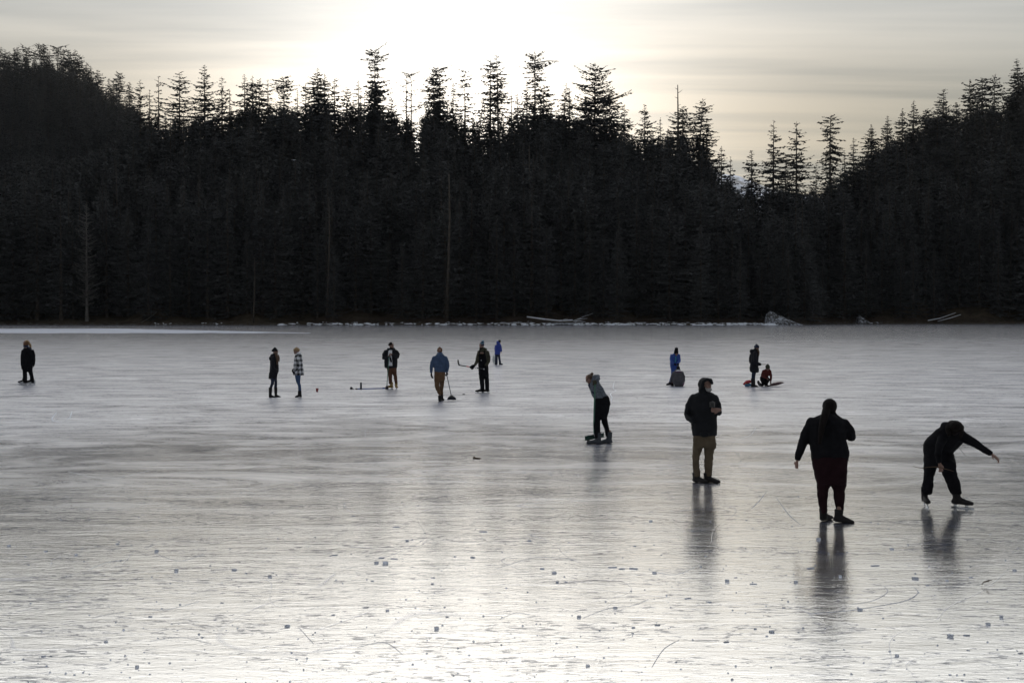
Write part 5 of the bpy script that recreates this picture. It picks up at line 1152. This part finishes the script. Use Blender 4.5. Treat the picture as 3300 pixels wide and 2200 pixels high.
CH = [(100, 1503, 12), (768, 1271, 16), (876, 1277, 15), (905, 1279, 18), (865, 1289, 9), (885, 1290, 14), (910, 1206, 18), (538, 1305, 12), (840, 1391, 15), (1086, 1276, 12), (1110, 1217, 20), (935, 1238, 8), (1245, 1302, 12), (1273, 1312, 11), (1280, 1333, 7), (1300, 1332, 8),
      (1407, 1299, 22), (1428, 1302, 16), (1455, 1302, 22), (1503, 1312, 10), (1580, 1370, 18), (1630, 1378, 11), (1510, 1431, 15), (1455, 1437, 8), (1453, 1450, 7), (1413, 1392, 10), (1330, 1413, 9), (1027, 1412, 8), (1003, 1440, 11), (890, 1398, 9), (765, 1408, 9), (660, 1434, 12), (1670, 1331, 11), (1690, 1322, 8), (1730, 1337, 18),
      (1862, 1301, 20), (2010, 1295, 22), (2048, 1257, 9), (1828, 1333, 9), (1800, 1391, 8), (1773, 1447, 10), (1735, 1440, 7), (1668, 1470, 15), (1975, 1396, 11), (2183, 1458, 13), (2220, 1455, 17), (2270, 1430, 10), (2330, 1306, 9), (2230, 1322, 10), (2175, 1330, 8), (2300, 1414, 10), (2130, 1340, 8), (2103, 1325, 12), (1495, 1193, 9), (1458, 1250, 7), (1216, 1238, 9), (405, 1307, 9), (270, 1245, 9), (360, 1262, 9), (175, 1270, 8), (105, 1262, 10), (20, 1250, 10), (620, 1320, 9), (510, 1380, 9), (315, 1528, 9), (1350, 1525, 10), (855, 1330, 9), (993, 1337, 7), (1880, 1235, 10), (2224, 1489, 8), (2344, 1496, 15), (2060, 1502, 10), (345, 1412, 10), (243, 1470, 9), (1930, 1320, 8)]
zones = [(0, 'near the left edge'), (300, 'left of the twig'), (700, 'below the bearded skater'), (1000, 'below the hockey player'), (1320, 'below the stooping person'), (1560, 'below the parka'), (1790, 'under the maroon trousers'), (2090, 'below the bending skater')]
def zone(u): return [z for z, (u0, n) in enumerate(zones) if u >= u0][-1]
def band(v): return 0 if v < 1285 else (1 if v < 1380 else 2)
cells = {}
for i, (u, v, s_) in enumerate(CH): cells.setdefault((zone(u), band(v)), []).append(i)
for (z, b), ids in cells.items():
    ids.sort(key=lambda i: CH[i][0])
    for j, i in enumerate(ids):
        u, v, s_ = CH[i]; g_ = ground(u * 1.40306, (v + 4) * 1.40306); kk = g_.y / F
        q = 4 if s_ > 17 else (0 if s_ > 14 else [1, 2, 3, 5, 6, 7][i % 6])
        o = link('ice_chunk', chunk_me[q]); o.location = g_; o.rotation_euler = (0, 0, rgc.normal(0, .35))
        size = s_ * 1.40306 * kk * 1.05 / [1.9, 1.4, 1.0, .8, 2.4, 1.2, .7, 1.0][q]; o.scale = (size * .82, size * .8, size * rgc.uniform(.28, .45))
        look = {4: 'long bar of ice', 0: 'oblong block of ice', 1: 'flat ice block', 2: 'cubic ice chunk', 3: 'small ice cube', 5: 'low ice block', 6: 'tiny upright ice cube', 7: 'angular ice lump'}[q]
        place = ['far', 'middle', 'nearest'][b]
        n = names[j]
        tag(o, (f'{look}, {n} from left in the {place} row {zones[z][1]}'), 'ice chunk', 'ice chunks scattered on the lake')
# crumbs too small to count
V, Q = [], []
for i in range(1700):
    d = 10.5 + 40 * rgc.random() ** 2.4; x = rgc.uniform(-.42, .42) * d; s_ = rgc.uniform(.003, .011) * rgc.uniform(.6, 1) * (1 + d / 60); a = rgc.random() * 3.14
    ca, sa = math.cos(a), math.sin(a); b = len(V); h_ = s_ * rgc.uniform(.5, 1.1)
    for (px, py, pz) in ((-1, -.7, 0), (1, -.6, 0), (.9, .7, 0), (-.8, .6, 0), (-.6, -.4, 1), (.6, -.5, .8), (.6, .4, 1), (-.6, .5, .9)):
        V.append((x + s_ * (px * ca - py * sa), d + s_ * (px * sa + py * ca), h_ * pz))
    Q += [(b + 4, b + 5, b + 6, b + 7), (b, b + 1, b + 5, b + 4), (b + 1, b + 2, b + 6, b + 5), (b + 2, b + 3, b + 7, b + 6), (b + 3, b, b + 4, b + 7)]
tag(link('ice_crumbs', mesh_fast('ice_crumbs', V, None, Q), M_CHUNK), 'tiny crumbs of broken ice strewn over the lake', 'ice crumbs', None, 'stuff')
# skate scratches: shallow ridges of shaved ice
M_SHAVE = mat('shaved_ice', (0.36, 0.39, 0.48), 0.5, 0.3, 0.4, 20)
M_SHAVEW = mat('white_shaved_ice', (0.70, 0.73, 0.80), 0.7, 0.3, 0.3, 20)
V, Q = [], []; Vw, Qw = [], []
def scratch(pts, wd, white=False, z=.001):
    VV, QQ = (Vw, Qw) if white else (V, Q)
    P = [ground(u, v) for u, v in pts]; P2 = []
    for i in range(len(P) - 1):
        p0, p1, p2, p3 = P[max(i - 1, 0)], P[i], P[i + 1], P[min(i + 2, len(P) - 1)]
        for t in np.linspace(0, 1, 10, endpoint=False): P2.append(.5 * ((2 * p1) + (p2 - p0) * t + (2 * p0 - 5 * p1 + 4 * p2 - p3) * t * t + (3 * p1 - p0 - 3 * p2 + p3) * t ** 3))
    P2.append(P[-1]); n = len(P2); b = len(VV)
    for i, p_ in enumerate(P2):
        t = (P2[min(i + 1, n - 1)] - P2[max(i - 1, 0)]).normalized(); sd = Vector((-t.y, t.x, 0)); w_ = wd * .5 * (0.25 + 0.75 * math.sin(math.pi * min(1, max(0, i / (n - 1)))) ** .6) * rgc.uniform(.55, 1.3)
        VV += [p_ + sd * w_ + Vector((0, 0, .002)), p_ + Vector((0, 0, z + .003)), p_ - sd * w_ + Vector((0, 0, .002))]
    for i in range(n - 1):
        a = b + i * 3; QQ += [(a, a + 1, a + 4, a + 3), (a + 1, a + 2, a + 5, a + 4)]
scratch([(2600, 1976), (2720, 1968), (2830, 1952), (2920, 1934), (2958, 1910), (2946, 1892)], .012)
scratch([(2740, 1946), (2800, 1938), (2840, 1922), (2860, 1905), (2850, 1888)], .006)
scratch([(2100, 2150), (2140, 2090), (2190, 2060)], .008); scratch([(2420, 1640), (2445, 1615), (2470, 1585)], .012); scratch([(2370, 1420), (2420, 1400), (2436, 1375)], .010, True)
scratch([(2500, 1600), (2540, 1655), (2580, 1690)], .008); scratch([(1300, 2110), (1240, 2070), (1150, 2085)], .006)
scratch([(962, 2020), (985, 2045), (1012, 2075)], .005); scratch([(1880, 1990), (1960, 1960), (2040, 1950), (2090, 1930)], .006)
scratch([(1980, 1228), (1976, 1250), (1985, 1258), (1968, 1268), (1972, 1280), (1968, 1300)], .03, True)
scratch([(182, 1328), (168, 1352), (200, 1360), (260, 1356)], .05, True); scratch([(232, 1324), (225, 1345), (212, 1354)], .04, True)
for i in range(14):
    u0, v0 = rgc.uniform(-50, 3300), 1290 + 900 * rgc.random() ** 1.2; L_ = rgc.uniform(60, 260); sl = rgc.normal(-.05, .12); cv = rgc.normal(0, 14)
    scratch([(u0, v0), (u0 + L_ * .5, v0 + L_ * .5 * sl + cv), (u0 + L_, v0 + L_ * sl)], rgc.uniform(.0015, .003), rgc.random() < .5, .0015)
tag(link('skate_tracks', mesh_fast('skate_tracks', V, None, Q, True), M_SHAVE), 'thin curved grey skate scratches across the ice', 'skate tracks', None, 'stuff')
tag(link('pale_skate_tracks', mesh_fast('pale_skate_tracks', Vw, None, Qw, True), M_SHAVEW), 'thin white scratches and cracks across the ice', 'skate tracks', None, 'stuff')

# ------------------------------------------------------------------ far shore
# pale frosted strip of ice off the left shore
V = []; n = 60
for i in range(n + 1):
    u = -500 + 1500 * i / n; dn = ground(u, 1073.5 - .5 * math.sin(i * .7) + .8 * mnoise.noise(Vector((i * .5, 7, 0)))).y; fr = ground(u, 1059 + max(0, (u - 350) / 650) ** 1.3 * 14 + .7 * mnoise.noise(Vector((i * .6, 1, 0)))).y
    V += [((u - 1650) / F * dn, dn, .004), ((u - 1650) / F * fr, fr, .004)]
Q = [(2 * i, 2 * i + 2, 2 * i + 3, 2 * i + 1) for i in range(n)]
M_STRIP = mat('frosted_snow_ice', (0.40, 0.43, 0.52), 0.6, 0.3, 0.25, .05)
tag(link('frosted_ice_strip', mesh_fast('frosted_ice_strip', V, None, Q), M_STRIP), 'pale strip of frosted ice along the left far shore', kind='structure')
# patchy snow on the shore stones and grass
def shore_pt(u, off): d = float(shore_d(u)) + off; return Vector(((u - 1650) / F * d, d, ground_z(u, d)))
V, Q = [], []; Vr, Qr = [], []
rgs = np.random.default_rng(8)
def lump(VV, QQ, c, a, b, h, sd):
    k, n = 7, 3; base = len(VV)
    for i in range(n + 1):
        ph = (i / n) * 1.45
        for j in range(k):
            w_ = 6.2832 * j / k + sd; rr = math.cos(ph) * rgs.uniform(.75, 1.2)
            VV.append((c.x + a * rr * math.cos(w_), c.y + b * rr * math.sin(w_), c.z - .08 + h * math.sin(ph)))
    for i in range(n):
        for j in range(k): QQ.append((base + i * k + j, base + i * k + (j + 1) % k, base + (i + 1) * k + (j + 1) % k, base + (i + 1) * k + j))
    top = base + n * k
    QQ.append((top, top + 2, top + 4, top + 6)); QQ.append((top, top + 1, top + 2, top + 3)); QQ.append((top + 3, top + 4, top + 5, top + 6))
for i in range(900):
    u = rgs.uniform(900, 2570); dens = .35 + .65 * (mnoise.noise(Vector((u * .012, 3, 0))) + .5)
    if u < 1650: dens *= .5
    if rgs.random() > dens: continue
    off = abs(rgs.normal(0, 2.3)) + .3
    lump(V, Q, shore_pt(u, off), rgs.uniform(.2, 1.1), rgs.uniform(.15, .5), rgs.uniform(.08, .34), rgs.random())
for i in range(60):
    u = rgs.choice([520, 645, 700, 2780, 2810, 1000]) + rgs.normal(0, 16); lump(V, Q, shore_pt(u, 1 + 3 * rgs.random()), rgs.uniform(.1, .4), .3, rgs.uniform(.05, .2), rgs.random())
tag(link('shore_snow', mesh_fast('shore_snow', V, None, Q, True), M_SNOW), 'patchy snow along the stones of the far shore', 'snow', None, 'stuff')
for i in range(700):
    u = rgs.uniform(-300, 3600); lump(Vr, Qr, shore_pt(u, .2 + abs(rgs.normal(0, 2.0))), rgs.uniform(.15, .7), rgs.uniform(.15, .5), rgs.uniform(.08, .3), rgs.random())
M_STONE = mat('dark_shore_stones', (0.07, 0.065, 0.06), .9, .2, .4, 2)
tag(link('shore_stones', mesh_fast('shore_stones', Vr, None, Qr, True), M_STONE), 'dark stones and clods along the far shore', 'stones', None, 'stuff')
V, T = [], []
for i in range(9000):
    u = rgs.uniform(1000, 3200); c = shore_pt(u, 2.5 + 5 * rgs.random()); h_ = rgs.uniform(.4, 1.5); x = rgs.normal(0, .12); b = len(V)
    V += [(c.x - .03, c.y, c.z - .1), (c.x + .03, c.y, c.z - .1), (c.x + x, c.y + rgs.normal(0, .1), c.z + h_)]; T.append((b, b + 1, b + 2))
M_DRY = mat('dry_reddish_grass', (0.050, 0.038, 0.030), .95, .1, .4, .5)
tag(link('shore_grass', mesh_fast('shore_grass', V, T), M_DRY), 'dry reddish grass and brush behind the far shore', 'grass', None, 'stuff')
# fallen logs
def log(pts, r0, label, roots=False, snow=True, limbs=()):
    P = [at(u, v, float(shore_d(u)) + off) for u, v, off in pts]; b = P[0].copy(); b.z = 0
    o = tag(empty('fallen_log', b), label, 'log'); n = len(P)
    R = [r0 * (1 - .55 * i / (n - 1)) for i in range(n)]
    tr = link('trunk', tube_mesh('trunk', [(*(p - b), r) for p, r in zip(P, R)], 8), M_DEADWOOD, o)
    if snow: link('snow_cap', tube_mesh('snow_cap', [(*(p - b + Vector((0, -.05, r * .75))), r * .62) for p, r in zip(P, R)], 7), M_SNOW, tr)
    for (i, du, dv, r) in limbs:
        q = at(pts[i][0] + du, pts[i][1] + dv, float(shore_d(pts[i][0])) + pts[i][2]); m_ = (P[i] + q) / 2 + Vector((.1, 0, .15))
        lm = link('limb', tube_mesh('limb', [(*(P[i] - b), r), (*(m_ - b), r * .8), (*(q - b), r * .4)], 6), M_DEADWOOD, o)
        link('snow_cap', tube_mesh('snow_cap', [(*(P[i] - b + Vector((0, -.03, r * .8))), r * .6), (*(m_ - b + Vector((0, -.03, r * .7))), r * .5), (*(q - b + Vector((0, -.03, r * .4))), r * .25)], 6), M_SNOW, lm)
log([(1845, 1036, 0.8), (1800, 1037, .7), (1755, 1031, .6), (1698, 1022, .4)], .40, 'long snow-topped fallen log with its root end up at the middle of the shore',
    limbs=((0, 12, 8, .16), (0, 30, -8, .14), (0, 42, 2, .14), (0, 48, -10, .12), (0, 25, 12, .12), (0, 66, -26, .07), (1, 30, -10, .08)))
log([(2990, 1034, 1), (3030, 1026, 1.2), (3080, 1008, 1.6)], .17, 'upper of the two thin snowy logs leaning on the right shore')
log([(3022, 1036, .8), (3060, 1026, 1.2), (3096, 1014, 1.5)], .16, 'lower of the two thin snowy logs leaning on the right shore')
log([(1610, 1043, .3), (1660, 1040, .4), (1700, 1041, .5)], .10, 'thin snowy pole lying on the shore left of the long log')
log([(455, 1040, 5), (490, 1018, 6), (505, 1005, 7)], .14, 'dim broken stump leaning at the left forest edge', snow=False)
# snowy mound on the spit
def mound(u0, u1, v0, off, label):
    a, b = shore_pt(u0, off), shore_pt(u1, off); hh = at(u0, v0, a.y).z; n, k = 14, 8; V, Q = [], []
    for i in range(n + 1):
        t = i / n; h_ = hh * (min(1, t / .10)) ** .5 * (1 - max(0, (t - .12)) / .88) ** 1.1 + .1
        for j in range(k + 1):
            w_ = math.pi * j / k; V.append((a.x + (b.x - a.x) * t, a.y - 2.2 * math.cos(w_) * (.5 + .5 * (1 - t)), max(-.05, h_ * math.sin(w_) * (1 + .22 * mnoise.noise(Vector((i * .8, j * .9, 2)))) - .05)))
    for i in range(n):
        for j in range(k): q = i * (k + 1) + j; Q.append((q, q + 1, q + k + 2, q + k + 1))
    m = bpy.data.materials.new('snow_on_rock'); m.use_nodes = True; t = NT(m.node_tree); bs = t.n['Principled BSDF']
    co = t.mapping(t.add('ShaderNodeTexCoord').outputs['Object'], (1.0, 1.0, 2.6), (0, .45, 0))
    t.l.new(t.mixc(t.mapr(t.noise(co, 1.3, 5, .65, .6),   .49, .58), (0.04, 0.038, 0.036, 1), (0.42, 0.45, 0.52, 1)), bs.inputs['Base Color']); bs.inputs['Roughness'].default_value = .85
    o = link('boulder', mesh_fast('boulder', V, None, Q, True), m); tag(o, label, 'boulder'); return o
mound(2462, 2575, 1003, 3.0, 'snow-streaked rock mound at the end of the shore spit')
mound(2760, 2830, 1016, 2.5, 'small dim snow-dusted rock right of the spit')
# snowy hill far beyond the gap
V, Q = [], []; us2 = np.linspace(2150, 2900, 40)
for i, u in enumerate(us2):
    for j in range(6):
        Y = 1200 + 60 * j; top = np.interp(u, [2150, 2300, 2380, 2420, 2500, 2650, 2900], [566, 556, 568, 586, 612, 640, 660]) - 6 * mnoise.noise(Vector((u * .02, j, 1)))
        z = at(u, top, 1440).z * [.25, .5, .72, .88, 1.0, .9][j]; V.append(((u - 1650) / F * Y, Y, z))
Q = [(i * 6 + j, (i + 1) * 6 + j, (i + 1) * 6 + j + 1, i * 6 + j + 1) for i in range(39) for j in range(5)]
mh = bpy.data.materials.new('snow_and_rock_hill'); mh.use_nodes = True; t = NT(mh.node_tree)
t.l.new(t.mixc(t.mapr(t.noise(t.mapping(t.add('ShaderNodeNewGeometry').outputs['Position'], (.05, .02, .12)), 1.0, 5, .6), .44, .58), (0.04, 0.045, 0.06, 1), (0.62, 0.68, 0.82, 1)), t.n['Principled BSDF'].inputs['Base Color'])
tag(link('distant_hill', mesh_fast('distant_hill', V, None, Q, True), mh), 'snow-patched hillside far beyond the gap in the trees', kind='structure')
# gull gliding before the wood
c = at(947, 516, 330); o = tag(empty('bird', c), 'small pale bird gliding in front of the dark wood', 'bird')
link('body', lathe('body', [(0, -.22), (.05, -.16), (.07, 0), (.05, .14), (.02, .24), (0, .25)], 10), M_SNOW, o).rotation_euler = (math.radians(-88), 0, math.radians(70))
for e in (-1, 1):
    link('wing', prism('wing', [(0, -.02), (e * .22, .05), (e * .45, .05), (e * .62, -.02), (e * .45, .02), (e * .22, .015), (0, -.05)] if e > 0 else list(reversed([(0, -.02), (e * .22, .05), (e * .45, .05), (e * .62, -.02), (e * .45, .02), (e * .22, .015), (0, -.05)])), .16), M_SNOW, o)

# ------------------------------------------------------------------ thin haze volume, added to lift the dark wood
V = [(x, y, z) for x in (-1620, 1620) for y in (-960, 1620) for z in (-1.6, 230)]
hz = link('haze', mesh_np('haze', V, [(0, 1, 3, 2), (4, 6, 7, 5), (0, 4, 5, 1), (2, 3, 7, 6), (0, 2, 6, 4), (1, 5, 7, 3)], False))
tag(hz, 'thin bluish haze added over the lake to lift the dark wood', 'haze', None, 'stuff')
m = bpy.data.materials.new('thin_haze'); m.use_nodes = True; t = NT(m.node_tree); t.n.remove(t.n['Principled BSDF'])
pv = t.add('ShaderNodeVolumePrincipled'); pv.inputs['Density'].default_value = HAZE; pv.inputs['Color'].default_value = (0.86, 0.92, 1.0, 1); pv.inputs['Anisotropy'].default_value = 0.3
t.l.new(pv.outputs[0], t.n['Material Output'].inputs['Volume']); hz.data.materials.append(m)
